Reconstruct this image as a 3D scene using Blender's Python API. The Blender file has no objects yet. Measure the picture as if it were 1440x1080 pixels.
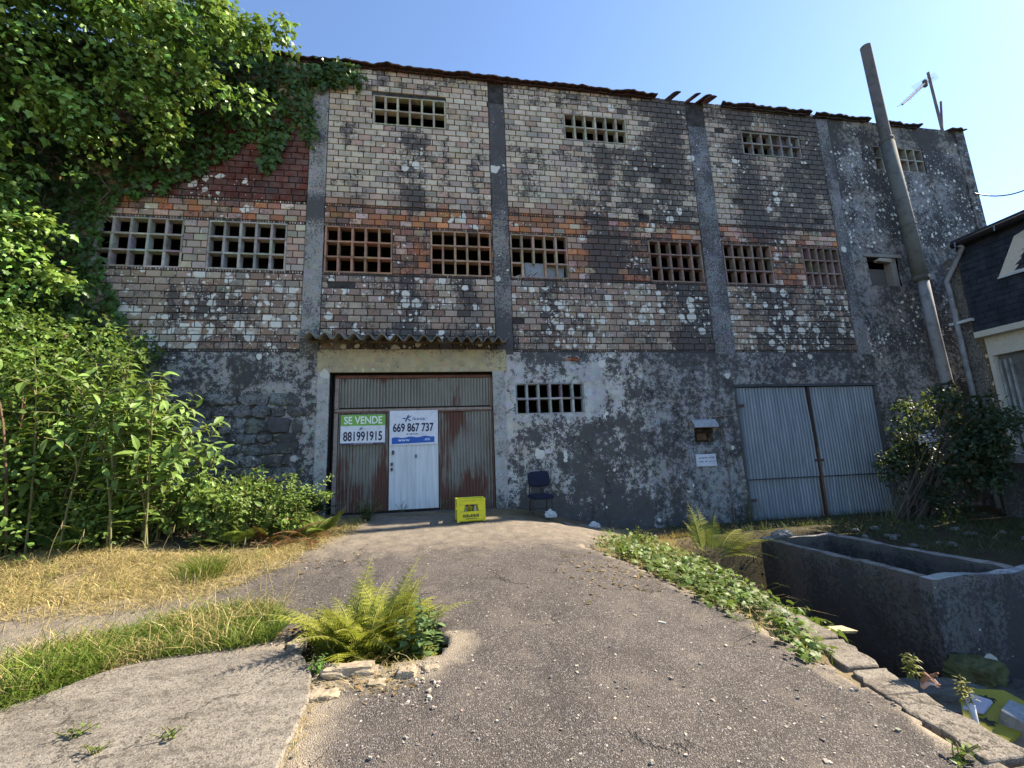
import bpy, math, random
import numpy as np
from mathutils import Vector, Matrix, noise as mnoise

random.seed(5)
rng = np.random.default_rng(11)
SC = bpy.context.scene
COL = SC.collection
rad = math.radians
D = 8.8          # distance from the camera to the facade
ZE = 1.6         # eye height

# ------------------------------------------------------------------ camera
FPX = 601.7
yaw, pitch, roll = rad(9.26), rad(9.95), rad(-2.2415)
cy, sy, cp, sp = math.cos(yaw), math.sin(yaw), math.cos(pitch), math.sin(pitch)
FW = np.array([sy * cp, cy * cp, sp])
R0 = np.array([cy, -sy, 0.0])
U0 = np.cross(R0, FW)
RT = math.cos(roll) * R0 + math.sin(roll) * U0
UP = -math.sin(roll) * R0 + math.cos(roll) * U0
cam = bpy.data.cameras.new('camera')
cam.sensor_width = 36.0
cam.lens = FPX / 1440 * 36
cam.clip_start = 0.05
cam.clip_end = 3000
camo = bpy.data.objects.new('camera', cam)
COL.objects.link(camo)
camo.matrix_world = Matrix(((RT[0], UP[0], -FW[0], 0), (RT[1], UP[1], -FW[1], 0), (RT[2], UP[2], -FW[2], ZE), (0, 0, 0, 1)))
SC.camera = camo


def ray(x, y):
    return RT * (x - 720) / FPX - UP * (y - 540) / FPX + FW


def F(x, y, Y=D):
    """photo point -> (X, Z) on the vertical plane at depth Y"""
    d = ray(x, y); t = Y / d[1]
    return d[0] * t, ZE + d[2] * t


def XP(x, y, X):
    d = ray(x, y); t = X / d[0]
    return d[1] * t, ZE + d[2] * t


def sstep(a, b, x):
    t = np.clip((x - a) / (b - a), 0, 1)
    return t * t * (3 - 2 * t)


# ------------------------------------------------------------------ terrain height
def inpoly(px, py, poly):
    px = np.asarray(px, float); py = np.asarray(py, float)
    r = np.zeros(px.shape, bool)
    n = len(poly)
    for i in range(n):
        x0, y0 = poly[i]; x1, y1 = poly[(i + 1) % n]
        c = ((y0 > py) != (y1 > py)) & (px < (x1 - x0) * (py - y0) / (y1 - y0 + 1e-12) + x0)
        r ^= c
    return r


def hbase(x, y):
    x = np.asarray(x, float); y = np.asarray(y, float)
    t = np.clip((y - 2.0) / 6.6, 0, 1)
    ramp = 0.68 * t
    s = sstep(1.0, 4.0, x)
    h = ramp * (1 - s) + 0.09 * s * np.clip((y - 3) / 4, 0, 1)
    h = h + 0.22 * sstep(-2.4, -4.5, x) * sstep(4.2, 7.0, y)
    return h


def G(x, y, dz=0.0):
    """photo point -> (X, Y, Z) on the ground"""
    d = ray(x, y)
    ts = np.linspace(1.2, 16, 3000)
    zz = ZE + d[2] * ts - hbase(d[0] * ts, d[1] * ts) - dz
    i = int(np.argmax(zz < 0))
    t = ts[i]
    return np.array([d[0] * t, d[1] * t, ZE + d[2] * t])


HOLE = [tuple(G(*p)[:2]) for p in [(405, 905), (424, 932), (470, 938), (540, 936), (590, 930), (624, 908), (612, 884), (560, 872), (470, 872), (428, 884)]]
HC = np.mean(np.array(HOLE), axis=0)


KY = [1.5, 2.07, 2.45, 2.95, 3.5, 5.0, 6.2, 7.4, 8.0]
KX = [2.86, 2.90, 2.93, 3.06, 3.23, 3.38, 3.5, 3.9, 4.2]


def kerb_x(y):
    return np.interp(y, KY, KX)


TK = dict(x0=5.38, x1=6.74, y0=4.33, y1=7.0, z=0.1)


def h(x, y):
    x = np.asarray(x, float); y = np.asarray(y, float)
    z = hbase(x, y)
    k = kerb_x(y)
    d1 = x - k
    pit = sstep(0.0, 0.22, d1) * (1 - sstep(7.0, 7.5, y))
    right = sstep(TK['x1'] - 0.2, TK['x1'], x) * sstep(4.3, 4.6, y)
    pit = pit * (1 - right)
    n = 0.10 * np.sin(x * 3.1 + y * 1.7) * np.sin(y * 2.3 - x * 1.1)
    z = z * (1 - pit) + (-1.12 + n) * pit
    ins = inpoly(x, y, HOLE)
    z = np.where(ins, z - 0.38, z)
    return z


# ------------------------------------------------------------------ material helpers
class NT:
    def __init__(self, name, disp=False):
        self.m = bpy.data.materials.new(name)
        self.m.use_nodes = True
        self.t = self.m.node_tree
        self.t.nodes.clear()
        self.out = self.t.nodes.new('ShaderNodeOutputMaterial')
        self._pos = None

    def node(self, typ, **kw):
        n = self.t.nodes.new(typ)
        for k, v in kw.items():
            setattr(n, k, v)
        return n

    def link(self, a, b):
        self.t.links.new(a, b)

    def put(self, sock, v):
        if isinstance(v, bpy.types.NodeSocket):
            self.link(v, sock)
        elif isinstance(v, (tuple, list)) and len(v) == 3 and sock.type == 'RGBA':
            sock.default_value = (*v, 1)
        else:
            sock.default_value = v

    def pos(self):
        if self._pos is None:
            self._pos = self.node('ShaderNodeNewGeometry').outputs['Position']
        return self._pos

    def objpos(self):
        return self.node('ShaderNodeTexCoord').outputs['Object']

    def scale(self, s, vec=None):
        n = self.node('ShaderNodeMapping')
        self.link(vec or self.pos(), n.inputs[0])
        n.inputs['Scale'].default_value = s
        return n.outputs[0]

    def noise(self, scale, detail=4, rough=0.55, vec=None, dist=0.0, color=False):
        n = self.node('ShaderNodeTexNoise')
        self.link(vec or self.pos(), n.inputs['Vector'])
        n.inputs['Scale'].default_value = scale
        n.inputs['Detail'].default_value = detail
        n.inputs['Roughness'].default_value = rough
        n.inputs['Distortion'].default_value = dist
        return n.outputs['Color' if color else 'Fac']

    def voro(self, scale, vec=None, feature='F1', out='Distance', rnd=1.0):
        n = self.node('ShaderNodeTexVoronoi', feature=feature)
        self.link(vec or self.pos(), n.inputs['Vector'])
        n.inputs['Scale'].default_value = scale
        n.inputs['Randomness'].default_value = rnd
        return n.outputs[out]

    def math(self, op, a, b=0.0, c=None, clamp=False):
        n = self.node('ShaderNodeMath', operation=op, use_clamp=clamp)
        self.put(n.inputs[0], a); self.put(n.inputs[1], b)
        if c is not None: self.put(n.inputs[2], c)
        return n.outputs[0]

    def step(self, a, b, v):
        n = self.node('ShaderNodeMapRange', interpolation_type='SMOOTHSTEP')
        self.put(n.inputs['Value'], v)
        self.put(n.inputs['From Min'], a); self.put(n.inputs['From Max'], b)
        return n.outputs[0]

    def mix(self, f, a, b, mode='MIX'):
        n = self.node('ShaderNodeMix', data_type='RGBA', blend_type=mode)
        self.put(n.inputs['Factor'], f)
        self.put(n.inputs['A'] if False else n.inputs[6], a); self.put(n.inputs[7], b)
        return n.outputs[2]

    def attr(self, name, out='Color'):
        n = self.node('ShaderNodeAttribute', attribute_name=name)
        return n.outputs[out]

    def sep(self, col):
        n = self.node('ShaderNodeSeparateColor')
        self.link(col, n.inputs[0])
        return n.outputs

    def bump(self, height, strength=0.5, dist=0.01):
        n = self.node('ShaderNodeBump')
        n.inputs['Strength'].default_value = strength
        n.inputs['Distance'].default_value = dist
        self.link(height, n.inputs['Height'])
        return n.outputs[0]

    def finish(self, color, rough=0.85, normal=None, metal=0.0, spec=0.3, translucent=0.0, tcol=None):
        p = self.node('ShaderNodeBsdfPrincipled')
        self.put(p.inputs['Base Color'], color)
        self.put(p.inputs['Roughness'], rough)
        self.put(p.inputs['Metallic'], metal)
        p.inputs['Specular IOR Level'].default_value = spec
        if normal is not None: self.link(normal, p.inputs['Normal'])
        sh = p.outputs[0]
        if translucent:
            tr = self.node('ShaderNodeBsdfTranslucent')
            self.put(tr.inputs['Color'], tcol if tcol is not None else color)
            mx = self.node('ShaderNodeMixShader')
            mx.inputs[0].default_value = translucent
            self.link(sh, mx.inputs[1]); self.link(tr.outputs[0], mx.inputs[2])
            sh = mx.outputs[0]
        self.link(sh, self.out.inputs['Surface'])
        return self.m


def mat_wall(name, bumpy=0.6, fine=22.0, lich_small=True, hard=0.10, wash=0.42, rough=0.7, fw=1.0, speck=0.45, softx=False, grime_col=(0.046, 0.044, 0.045)):
    """weathered masonry: 'tint' is the clean colour, 'grime' black mould amount, 'lich' lichen amount"""
    m = NT(name)
    base = m.attr('tint')
    g = m.attr('grime', 'Fac'); li = m.attr('lich', 'Fac')
    nf = m.noise(fine, 6, rough); nh = m.noise(48.0, 3, 0.7)
    nm = m.noise(4.5, 5, 0.62)
    ns = m.noise(1.0, 5, 0.6, vec=m.scale((5.0, 5.0, 0.9)))
    # blotchy clean colour
    base = m.mix(m.step(0.35, 0.75, nm), base, m.mix(0.45, base, (0.20, 0.185, 0.165)))
    base = m.mix(m.math('MULTIPLY', m.step(0.5, 0.8, nf), 0.35), base, (0.13, 0.115, 0.10))
    # mould
    v = m.math('ADD', 0.5, m.math('ADD', m.math('MULTIPLY', m.math('SUBTRACT', nf, 0.5), fw), m.math('MULTIPLY', m.math('SUBTRACT', nm, 0.5), 0.6)))
    v = m.math('ADD', v, m.math('MULTIPLY', m.math('SUBTRACT', ns, 0.5), 0.5))
    v = m.math('ADD', v, m.math('MULTIPLY', m.math('SUBTRACT', nh, 0.5), speck))
    if softx:
        cw = m.node('ShaderNodeVectorMath', operation='ADD'); m.link(m.pos(), cw.inputs[0])
        cs_ = m.node('ShaderNodeVectorMath', operation='SCALE'); m.link(m.noise(2.5, 5, 0.7, color=True), cs_.inputs[0]); cs_.inputs['Scale'].default_value = 0.8
        m.link(cs_.outputs[0], cw.inputs[1])
        ce = m.voro(0.5, cw.outputs[0], 'DISTANCE_TO_EDGE')
        crack = m.math('MULTIPLY', m.step(0.010, 0.003, ce), m.step(0.42, 0.52, m.noise(0.9, 3, 0.5)))
        base = m.mix(m.math('MULTIPLY', crack, 0.8), base, (0.02, 0.018, 0.016))
        base = m.mix(m.math('MULTIPLY', m.step(0.52, 0.7, m.noise(0.8, 4, 0.6)), 0.5), base, (0.30, 0.235, 0.165))
        v = m.math('ADD', v, m.math('MULTIPLY', m.math('SUBTRACT', m.noise(1.9, 4, 0.6), 0.5), 0.9))
        px_ = m.node('ShaderNodeSeparateXYZ'); m.link(m.pos(), px_.inputs[0])
        hard = m.math('ADD', hard, m.math('MULTIPLY', m.step(3.6, 5.2, px_.outputs[0]), 0.16))
    thr = m.math('SUBTRACT', 0.86, m.math('MULTIPLY', g, 0.72))
    mask = m.step(m.math('SUBTRACT', thr, hard), m.math('ADD', thr, hard), v)
    col = m.mix(m.math('MULTIPLY', mask, 0.84), base, grime_col)
    # wash of soot
    col = m.mix(m.math('MULTIPLY', m.step(0.3, 1.1, g), wash), col, (0.095, 0.088, 0.085))
    # lichen rosettes of two sizes
    wv = m.node('ShaderNodeVectorMath', operation='ADD')
    m.link(m.pos(), wv.inputs[0])
    wn = m.node('ShaderNodeVectorMath', operation='SCALE')
    m.link(m.noise(9.0, 3, 0.6, color=True), wn.inputs[0]); wn.inputs['Scale'].default_value = 0.09
    m.link(wn.outputs[0], wv.inputs[1])
    flat = m.scale((1, 0, 1), wv.outputs[0])
    for sc, r0, r1, seedoff in ((4.0, 0.18, 0.50, 0.0), (8.5, 0.12, 0.42, 3.7), (22.0, 0.08, 0.32, 9.1)):
        if sc > 20 and not lich_small: continue
        off = m.node('ShaderNodeVectorMath', operation='ADD')
        m.link(flat, off.inputs[0]); off.inputs[1].default_value = (seedoff, 0, seedoff * 1.7)
        sx_ = m.node('ShaderNodeSeparateXYZ'); m.link(off.outputs[0], sx_.inputs[0])
        cx_ = m.node('ShaderNodeCombineXYZ'); m.link(sx_.outputs[0], cx_.inputs[0]); m.link(sx_.outputs[2], cx_.inputs[1])
        vo = m.node('ShaderNodeTexVoronoi', voronoi_dimensions='2D'); m.link(cx_.outputs[0], vo.inputs['Vector']); vo.inputs['Scale'].default_value = sc
        d = vo.outputs['Distance']; c = m.sep(vo.outputs['Color'])
        cl = m.noise(0.9, 3, 0.5)
        has = m.math('ADD', m.math('MULTIPLY', li, 0.85 if sc < 5 else 0.5), m.math('MULTIPLY', m.math('SUBTRACT', cl, 0.5), m.math('MULTIPLY', li, 7.0, clamp=True)))
        on = m.math('LESS_THAN', c[0], has)
        if sc < 5: on = m.math('MULTIPLY', on, m.step(10.6, 10.3, sx_.outputs[0]))
        r = m.math('ADD', m.math('MULTIPLY', c[1], r1 - r0), r0)
        sp_ = m.step(r, m.math('MULTIPLY', r, 0.85), d)
        sp_ = m.math('MULTIPLY', m.math('MULTIPLY', sp_, on), 0.96)
        shade = m.mix(c[2], (0.72, 0.70, 0.62), (0.55, 0.54, 0.48))
        col = m.mix(sp_, col, m.mix(m.math('MULTIPLY', nf, 0.22), shade, (0.25, 0.25, 0.22)))
    bp = m.bump(m.math('ADD', nf, m.math('MULTIPLY', nm, 0.6)), bumpy, 0.02)
    return m.finish(col, 0.92, bp, spec=0.15)


def mat_simple(name, c, rough=0.7, var=0.25, scale=8, metal=0.0, bump=0.2, dirt=None, spec=0.3):
    m = NT(name)
    n1 = m.noise(scale, 5, 0.6); n2 = m.noise(scale * 6, 4, 0.6)
    dk = tuple(x * (1 - var) for x in c); lt = tuple(min(1, x * (1 + var)) for x in c)
    col = m.mix(m.step(0.3, 0.7, n1), dk, lt)
    if dirt:
        col = m.mix(m.math('MULTIPLY', m.step(0.48, 0.68, m.math('ADD', m.math('MULTIPLY', n1, .6), m.math('MULTIPLY', n2, .4))), 0.8), col, dirt)
    return m.finish(col, rough, m.bump(n2, bump, 0.01) if bump else None, metal, spec)


def mat_leaf(name, gloss=0.42, trans=0.32, spec=0.45):
    m = NT(name)
    c = m.attr('tint')
    n = m.noise(30, 2, 0.5)
    c = m.mix(m.math('MULTIPLY', n, 0.35), c, m.mix(0.5, c, (0.02, 0.05, 0.012)))
    tc = m.mix(0.45, c, (0.20, 0.26, 0.03))
    return m.finish(c, gloss, None, 0, spec, trans, tc)


def mat_tint(name, rough=0.8, spec=0.2, scale=20, amt=0.4, dark=(0.03, 0.028, 0.025), bump=0.3):
    m = NT(name)
    c = m.attr('tint')
    n = m.noise(scale, 5, 0.65); n2 = m.noise(scale * .2, 4, .6)
    c = m.mix(m.math('MULTIPLY', m.step(0.42, 0.75, n), amt), c, dark)
    c = m.mix(m.math('MULTIPLY', m.step(0.45, 0.7, n2), amt * .7), c, m.mix(0.5, c, dark))
    return m.finish(c, rough, m.bump(n, bump, 0.01), 0, spec)


# ------------------------------------------------------------------ mesh helpers
class MB:
    def __init__(self):
        self.v = []; self.f = []; self.c = []

    def add(self, vs, fs, tint=(0.5, 0.5, 0.5)):
        o = len(self.v)
        self.v.extend([tuple(p) for p in vs])
        for q in fs:
            self.f.append([i + o for i in q]); self.c.append(tint)
        return o

    def box(self, x0, x1, y0, y1, z0, z1, tint=(0.5, 0.5, 0.5), jit=0.0, M=None, taper=0.0):
        vs = [(x, y, z) for z in (z0, z1) for y in (y0, y1) for x in (x0, x1)]
        vs = [Vector(p) for p in vs]
        if jit:
            vs = [p + Vector((random.uniform(-jit, jit), random.uniform(-jit, jit), random.uniform(-jit, jit))) for p in vs]
        if M is not None: vs = [M @ p for p in vs]
        fs = [(0, 2, 3, 1), (4, 5, 7, 6), (0, 1, 5, 4), (2, 6, 7, 3), (0, 4, 6, 2), (1, 3, 7, 5)]
        self.add(vs, fs, tint)

    def tube(self, pts, r, n=8, tint=(0.5, 0.5, 0.5), caps=True):
        pts = [Vector(p) for p in pts]
        rs = r if isinstance(r, (list, tuple)) else [r] * len(pts)
        rings = []
        prev = None
        for i, p in enumerate(pts):
            d = (pts[min(i + 1, len(pts) - 1)] - pts[max(i - 1, 0)])
            if d.length < 1e-9: d = Vector((0, 0, 1))
            d.normalize()
            if prev is None:
                a = Vector((0, 0, 1)) if abs(d.z) < 0.9 else Vector((1, 0, 0))
                u = d.cross(a).normalized()
            else:
                u = (prev - d * prev.dot(d)).normalized()
            prev = u
            w = d.cross(u)
            rings.append([p + (u * math.cos(2 * math.pi * k / n) + w * math.sin(2 * math.pi * k / n)) * rs[i] for k in range(n)])
        vs = [q for rr in rings for q in rr]
        fs = []
        for i in range(len(rings) - 1):
            for k in range(n):
                a = i * n + k; b = i * n + (k + 1) % n
                fs.append((a, b, b + n, a + n))
        if caps:
            fs.append(tuple(range(n))[::-1]); fs.append(tuple(range((len(rings) - 1) * n, len(rings) * n)))
        self.add(vs, fs, tint)

    def prism(self, poly, y0, y1, tint=(0.5, 0.5, 0.5)):
        """polygon in (x,z) extruded between depths y0 (front) and y1"""
        n = len(poly)
        vs = [(x, y0, z) for x, z in poly] + [(x, y1, z) for x, z in poly]
        fs = [tuple(range(n)), tuple(range(n, 2 * n))[::-1]] + [(i, i + n, (i + 1) % n + n, (i + 1) % n) for i in range(n)]
        self.add(vs, fs, tint)

    def slab(self, poly, z0, z1, tint=(0.5, 0.5, 0.5)):
        """polygon in (x,y) between heights; z1 may be a function"""
        n = len(poly)
        f1 = z1 if callable(z1) else (lambda x, y: z1)
        f0 = z0 if callable(z0) else (lambda x, y: z0)
        vs = [(x, y, f0(x, y)) for x, y in poly] + [(x, y, f1(x, y)) for x, y in poly]
        fs = [tuple(range(n))[::-1], tuple(range(n, 2 * n))] + [(i, (i + 1) % n, (i + 1) % n + n, i + n) for i in range(n)]
        self.add(vs, fs, tint)

    def build(self, name, mat, parent=None, smooth=False, attrs=None, bevel=0.0):
        V = np.array(self.v, float).reshape(-1, 3)
        return raw_mesh(name, V, self.f, mat, parent, np.array(self.c, float), smooth, attrs, bevel)


def raw_mesh(name, V, faces, mat, parent=None, ftint=None, smooth=False, attrs=None, bevel=0.0):
    me = bpy.data.meshes.new(name)
    V = np.asarray(V, float)
    if parent is not None and parent.type == 'EMPTY':
        V = V - np.array(WORLD[parent.name])
    elif parent is not None:
        V = V - np.array(WORLD.get(parent.name, (0, 0, 0)))
    if isinstance(faces, np.ndarray):
        k = faces.shape[1]
        tot = np.full(len(faces), k); flat = faces.ravel()
    else:
        tot = np.array([len(q) for q in faces]); flat = np.concatenate([np.asarray(q) for q in faces]) if len(faces) else np.zeros(0, int)
    me.vertices.add(len(V)); me.vertices.foreach_set('co', V.ravel().astype(np.float32))
    me.loops.add(len(flat)); me.loops.foreach_set('vertex_index', flat.astype(np.int32))
    me.polygons.add(len(tot))
    st = np.concatenate([[0], np.cumsum(tot)[:-1]]).astype(np.int32)
    me.polygons.foreach_set('loop_start', st)
    me.polygons.foreach_set('use_smooth', np.full(len(tot), smooth, bool))
    me.update(calc_edges=True); me.validate(verbose=False)
    if ftint is not None and len(ftint) == len(me.polygons):
        a = me.attributes.new('tint', 'FLOAT_COLOR', 'CORNER')
        cc = np.repeat(np.concatenate([ftint, np.ones((len(ftint), 1))], 1), tot, axis=0)
        a.data.foreach_set('color', cc.ravel().astype(np.float32))
    if attrs:
        for k, arr in attrs.items():
            a = me.attributes.new(k, 'FLOAT', 'POINT')
            a.data.foreach_set('value', np.asarray(arr, np.float32))
    me.materials.append(mat)
    o = bpy.data.objects.new(name, me)
    COL.objects.link(o)
    WORLD[o.name] = (0, 0, 0)
    if parent is not None:
        o.parent = parent
        WORLD[o.name] = WORLD[parent.name]
    if bevel:
        b = o.modifiers.new('bevel', 'BEVEL'); b.width = bevel; b.segments = 2; b.limit_method = 'ANGLE'
    return o


WORLD = {}


def thing(name, label, cat, loc=(0, 0, 0), group=None):
    o = bpy.data.objects.new(name, None)
    o.empty_display_size = 0.2
    COL.objects.link(o)
    o.location = loc
    WORLD[o.name] = tuple(loc)
    o['label'] = label; o['category'] = cat
    if group: o['group'] = group
    return o


def tag(o, label=None, cat=None, group=None, kind=None):
    if label: o['label'] = label
    if cat: o['category'] = cat
    if group: o['group'] = group
    if kind: o['kind'] = kind
    return o


def fbm(x, z, s=1.0, o=4, off=0.0):
    return mnoise.fractal(Vector((x * s + off, z * s - off * 1.3, off)), 1.0, 2.0, o)


# ------------------------------------------------------------------ scattering of leaves and blades
def unit(a):
    return a / np.maximum(np.linalg.norm(a, axis=1, keepdims=True), 1e-9)


def scatter(tv, tf, P, dirv, nrm, S, T):
    """copies of a small leaf mesh: tv (k,3) x across, y along, z normal; tf (m,3|4)"""
    dirv = unit(dirv)
    X = unit(np.cross(dirv, nrm)); Z = np.cross(X, dirv)
    S = np.asarray(S).reshape(-1, 1, 1)
    V = (X[:, None, :] * tv[None, :, 0:1] + dirv[:, None, :] * tv[None, :, 1:2] + Z[:, None, :] * tv[None, :, 2:3]) * S + P[:, None, :]
    k = len(tv)
    Fa = (tf[None] + (np.arange(len(P)) * k)[:, None, None]).reshape(-1, tf.shape[1])
    Tt = np.repeat(T, len(tf), axis=0)
    return V.reshape(-1, 3), Fa, Tt


def cat_meshes(parts):
    """join (V,F,T) chunks whose faces all have the same size"""
    Vs = []; Fs = []; Ts = []; o = 0
    for V, Fa, T in parts:
        Vs.append(V); Fs.append(Fa + o); Ts.append(T); o += len(V)
    return np.concatenate(Vs), np.concatenate(Fs), np.concatenate(Ts)


# ivy leaf: five lobes, folded on the midrib
IVY_V = np.array([(0, 0.30, 0.0), (0, 0, 0.02), (0.30, -0.06, -0.04), (0.34, 0.18, -0.05), (0.56, 0.34, -0.12), (0.27, 0.56, -0.04), (0, 1.0, -0.10),
                  (-0.27, 0.56, -0.04), (-0.56, 0.34, -0.12), (-0.34, 0.18, -0.05), (-0.30, -0.06, -0.04)])
IVY_F = np.array([(0, i, i + 1) for i in range(1, 10)] + [(0, 10, 1)])
LAN_V = np.array([(0, 0, 0), (0.15, 0.25, 0.05), (0, 0.28, 0), (-0.15, 0.25, 0.05), (0.19, 0.52, 0.03), (0, 0.55, -0.03), (-0.19, 0.52, 0.03),
                  (0.11, 0.8, -0.06), (0, 0.82, -0.10), (-0.11, 0.8, -0.06), (0, 1.03, -0.22)])
LAN_F = np.array([(0, 1, 2), (0, 2, 3), (1, 4, 5), (1, 5, 2), (2, 5, 6), (2, 6, 3), (4, 7, 8), (4, 8, 5), (5, 8, 9), (5, 9, 6), (7, 10, 8), (8, 10, 9)])
OVA_V = np.array([(0, 0, 0), (0.28, 0.35, 0.06), (0, 0.5, -0.02), (-0.28, 0.35, 0.06), (0.2, 0.72, 0.0), (-0.2, 0.72, 0.0), (0, 1, -0.10)])
OVA_F = np.array([(0, 1, 2), (0, 2, 3), (1, 4, 2), (2, 5, 3), (2, 4, 6), (2, 6, 5)])


def tints(n, c, var=0.25, yellow=0.0):
    c = np.array(c)
    b = np.exp(rng.normal(0, var, (n, 1)))
    t = c[None] * b
    y = rng.random((n, 1)) * yellow
    t = t * (1 - y) + np.array([[0.20, 0.21, 0.03]]) * y
    return np.clip(t, 0.004, 0.8)


def blades(P, H, W, lean, T, droop=0.5):
    """grass blades: P roots (n,3), H heights, lean (n,2)"""
    n = len(P)
    a = rng.random(n) * 2 * np.pi
    side = np.stack([np.cos(a), np.sin(a), np.zeros(n)], 1) * W[:, None]
    L = np.concatenate([lean, np.zeros((n, 1))], 1)
    up = np.array([[0, 0, 1.0]])
    p1 = P + up * (H * 0.45)[:, None] + L * (H * 0.25)[:, None]
    p2 = P + up * (H * (0.85 - 0.2 * droop))[:, None] + L * (H * 0.7)[:, None]
    p3 = P + up * (H * (1.0 - 0.5 * droop))[:, None] + L * (H * 1.15)[:, None]
    V = np.stack([P - side, P + side, p1 - side * .8, p1 + side * .8, p2 - side * .5, p2 + side * .5, p3 - side * .06, p3 + side * .06], 1)
    f = np.array([(0, 1, 3, 2), (2, 3, 5, 4), (4, 5, 7, 6)])
    Fa = (f[None] + (np.arange(n) * 8)[:, None, None]).reshape(-1, 4)
    return V.reshape(-1, 3), Fa, np.repeat(T, 3, axis=0)


def pts_in(poly, n):
    poly = np.array(poly)
    lo, hi = poly.min(0), poly.max(0)
    out = np.zeros((0, 2))
    while len(out) < n:
        q = lo + rng.random((n * 2, 2)) * (hi - lo)
        out = np.concatenate([out, q[inpoly(q[:, 0], q[:, 1], [tuple(p) for p in poly])]])
    return out[:n]


def gpoly(pix):
    return [tuple(G(*p)[:2]) for p in pix]


def vary_density(q, s=1.5, thr=-0.15, seed=0.0):
    k = np.array([fbm(a, b, s, 3, seed) for a, b in q])
    return q[k > thr + rng.normal(0, 0.12, len(q))]
# ------------------------------------------------------------------ materials
M = {}
M['brick'] = mat_wall('weathered_brick', 0.5, fine=14.0, rough=0.75, fw=1.1, speck=0.8)
M['plaster'] = mat_wall('mouldy_plaster', 0.8, fine=10.0, hard=0.07, rough=0.74, fw=1.7, speck=1.0, softx=True, wash=0.22, grime_col=(0.022, 0.021, 0.022))
M['mortar'] = mat_simple('old_mortar', (0.045, 0.040, 0.036), 0.95, 0.5, 6, bump=0.6)
M['concrete'] = mat_wall('weathered_concrete', 0.7, hard=0.10, fw=1.5, speck=1.2)
M['vent'] = mat_tint('vent_block', 0.9, 0.15, 9, 0.55)
M['interior'] = mat_simple('dark_interior', (0.05, 0.048, 0.045), 0.95, 0.3, 2)
M['tile'] = mat_tint('roof_tile', 0.9, 0.15, 7, 0.75)
M['stone'] = mat_wall('rubble_stone', 0.9, hard=0.10, speck=.6)
M['metal_dark'] = mat_simple('dark_steel', (0.035, 0.034, 0.035), 0.6, 0.4, 20, 0.2, dirt=(0.09, 0.04, 0.022))
M['black'] = mat_simple('black_plastic', (0.016, 0.016, 0.017), 0.5, 0.3, 20)


def mat_corr_door():
    m = NT('peeling_painted_steel')
    st = m.scale((36, 36, 1.0))
    n = m.noise(1.0, 6, 0.68, vec=st)
    big = m.noise(1.6, 4, 0.55, vec=m.scale((1.3, 1.3, 0.45)))
    fine = m.noise(60, 3, 0.6)
    g = m.attr('grime', 'Fac')
    v = m.math('ADD', m.math('ADD', m.math('MULTIPLY', n, 0.6), m.math('MULTIPLY', big, 0.9)), m.math('MULTIPLY', g, 0.32))
    rust = m.mix(fine, (0.085, 0.042, 0.032), (0.21, 0.095, 0.066))
    paint = m.mix(m.noise(3.0, 4, 0.6), (0.16, 0.16, 0.135), (0.30, 0.295, 0.25))
    paint = m.mix(m.math('MULTIPLY', m.step(0.5, 0.8, fine), 0.35), paint, (0.05, 0.045, 0.04))
    f = m.step(0.90, 1.02, v)
    gx_ = m.node('ShaderNodeSeparateXYZ'); m.link(m.pos(), gx_.inputs[0])
    gr_ = m.math('SINE', m.math('MULTIPLY', gx_.outputs[0], 2 * math.pi / 0.062))
    gr_ = m.math('MULTIPLY', m.step(-0.1, 0.9, gr_), m.step(0.25, 0.6, n))
    col = m.mix(f, paint, rust)
    col = m.mix(m.math('MULTIPLY', gr_, 0.6), col, (0.05, 0.027, 0.022))
    return m.finish(col, m.math('ADD', m.math('MULTIPLY', f, 0.3), 0.6), m.bump(n, 0.3, 0.006), 0, 0.3)


def mat_white_door():
    m = NT('chipped_white_paint')
    n = m.noise(7, 6, 0.7); n2 = m.noise(1.0, 5, 0.6, vec=m.scale((20, 20, 1.0)))
    v = m.math('ADD', m.math('MULTIPLY', n, .6), m.math('MULTIPLY', n2, .4))
    col = m.mix(m.step(0.35, 0.75, n2), (0.60, 0.64, 0.66), (0.47, 0.50, 0.51))
    col = m.mix(m.step(0.66, 0.72, v), col, (0.13, 0.09, 0.07))
    return m.finish(col, 0.55, m.bump(n, 0.1, 0.004), 0, 0.35)


def mat_galv():
    m = NT('grey_galvanised_sheet')
    n = m.noise(1.0, 6, 0.65, vec=m.scale((14, 14, 0.9))); b = m.noise(2.0, 4, 0.6)
    col = m.mix(m.step(0.25, 0.8, n), (0.13, 0.16, 0.19), (0.24, 0.275, 0.31))
    col = m.mix(m.math('MULTIPLY', m.step(0.5, 0.75, b), 0.45), col, (0.13, 0.155, 0.18))
    g = m.attr('grime', 'Fac')
    v = m.math('ADD', m.math('MULTIPLY', n, 0.7), m.math('MULTIPLY', g, 0.4))
    col = m.mix(m.math('MULTIPLY', m.step(0.62, 0.8, v), 0.8), col, (0.12, 0.075, 0.05))
    return m.finish(col, 0.5, m.bump(b, 0.15, 0.01), 0.25, 0.4)


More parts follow.
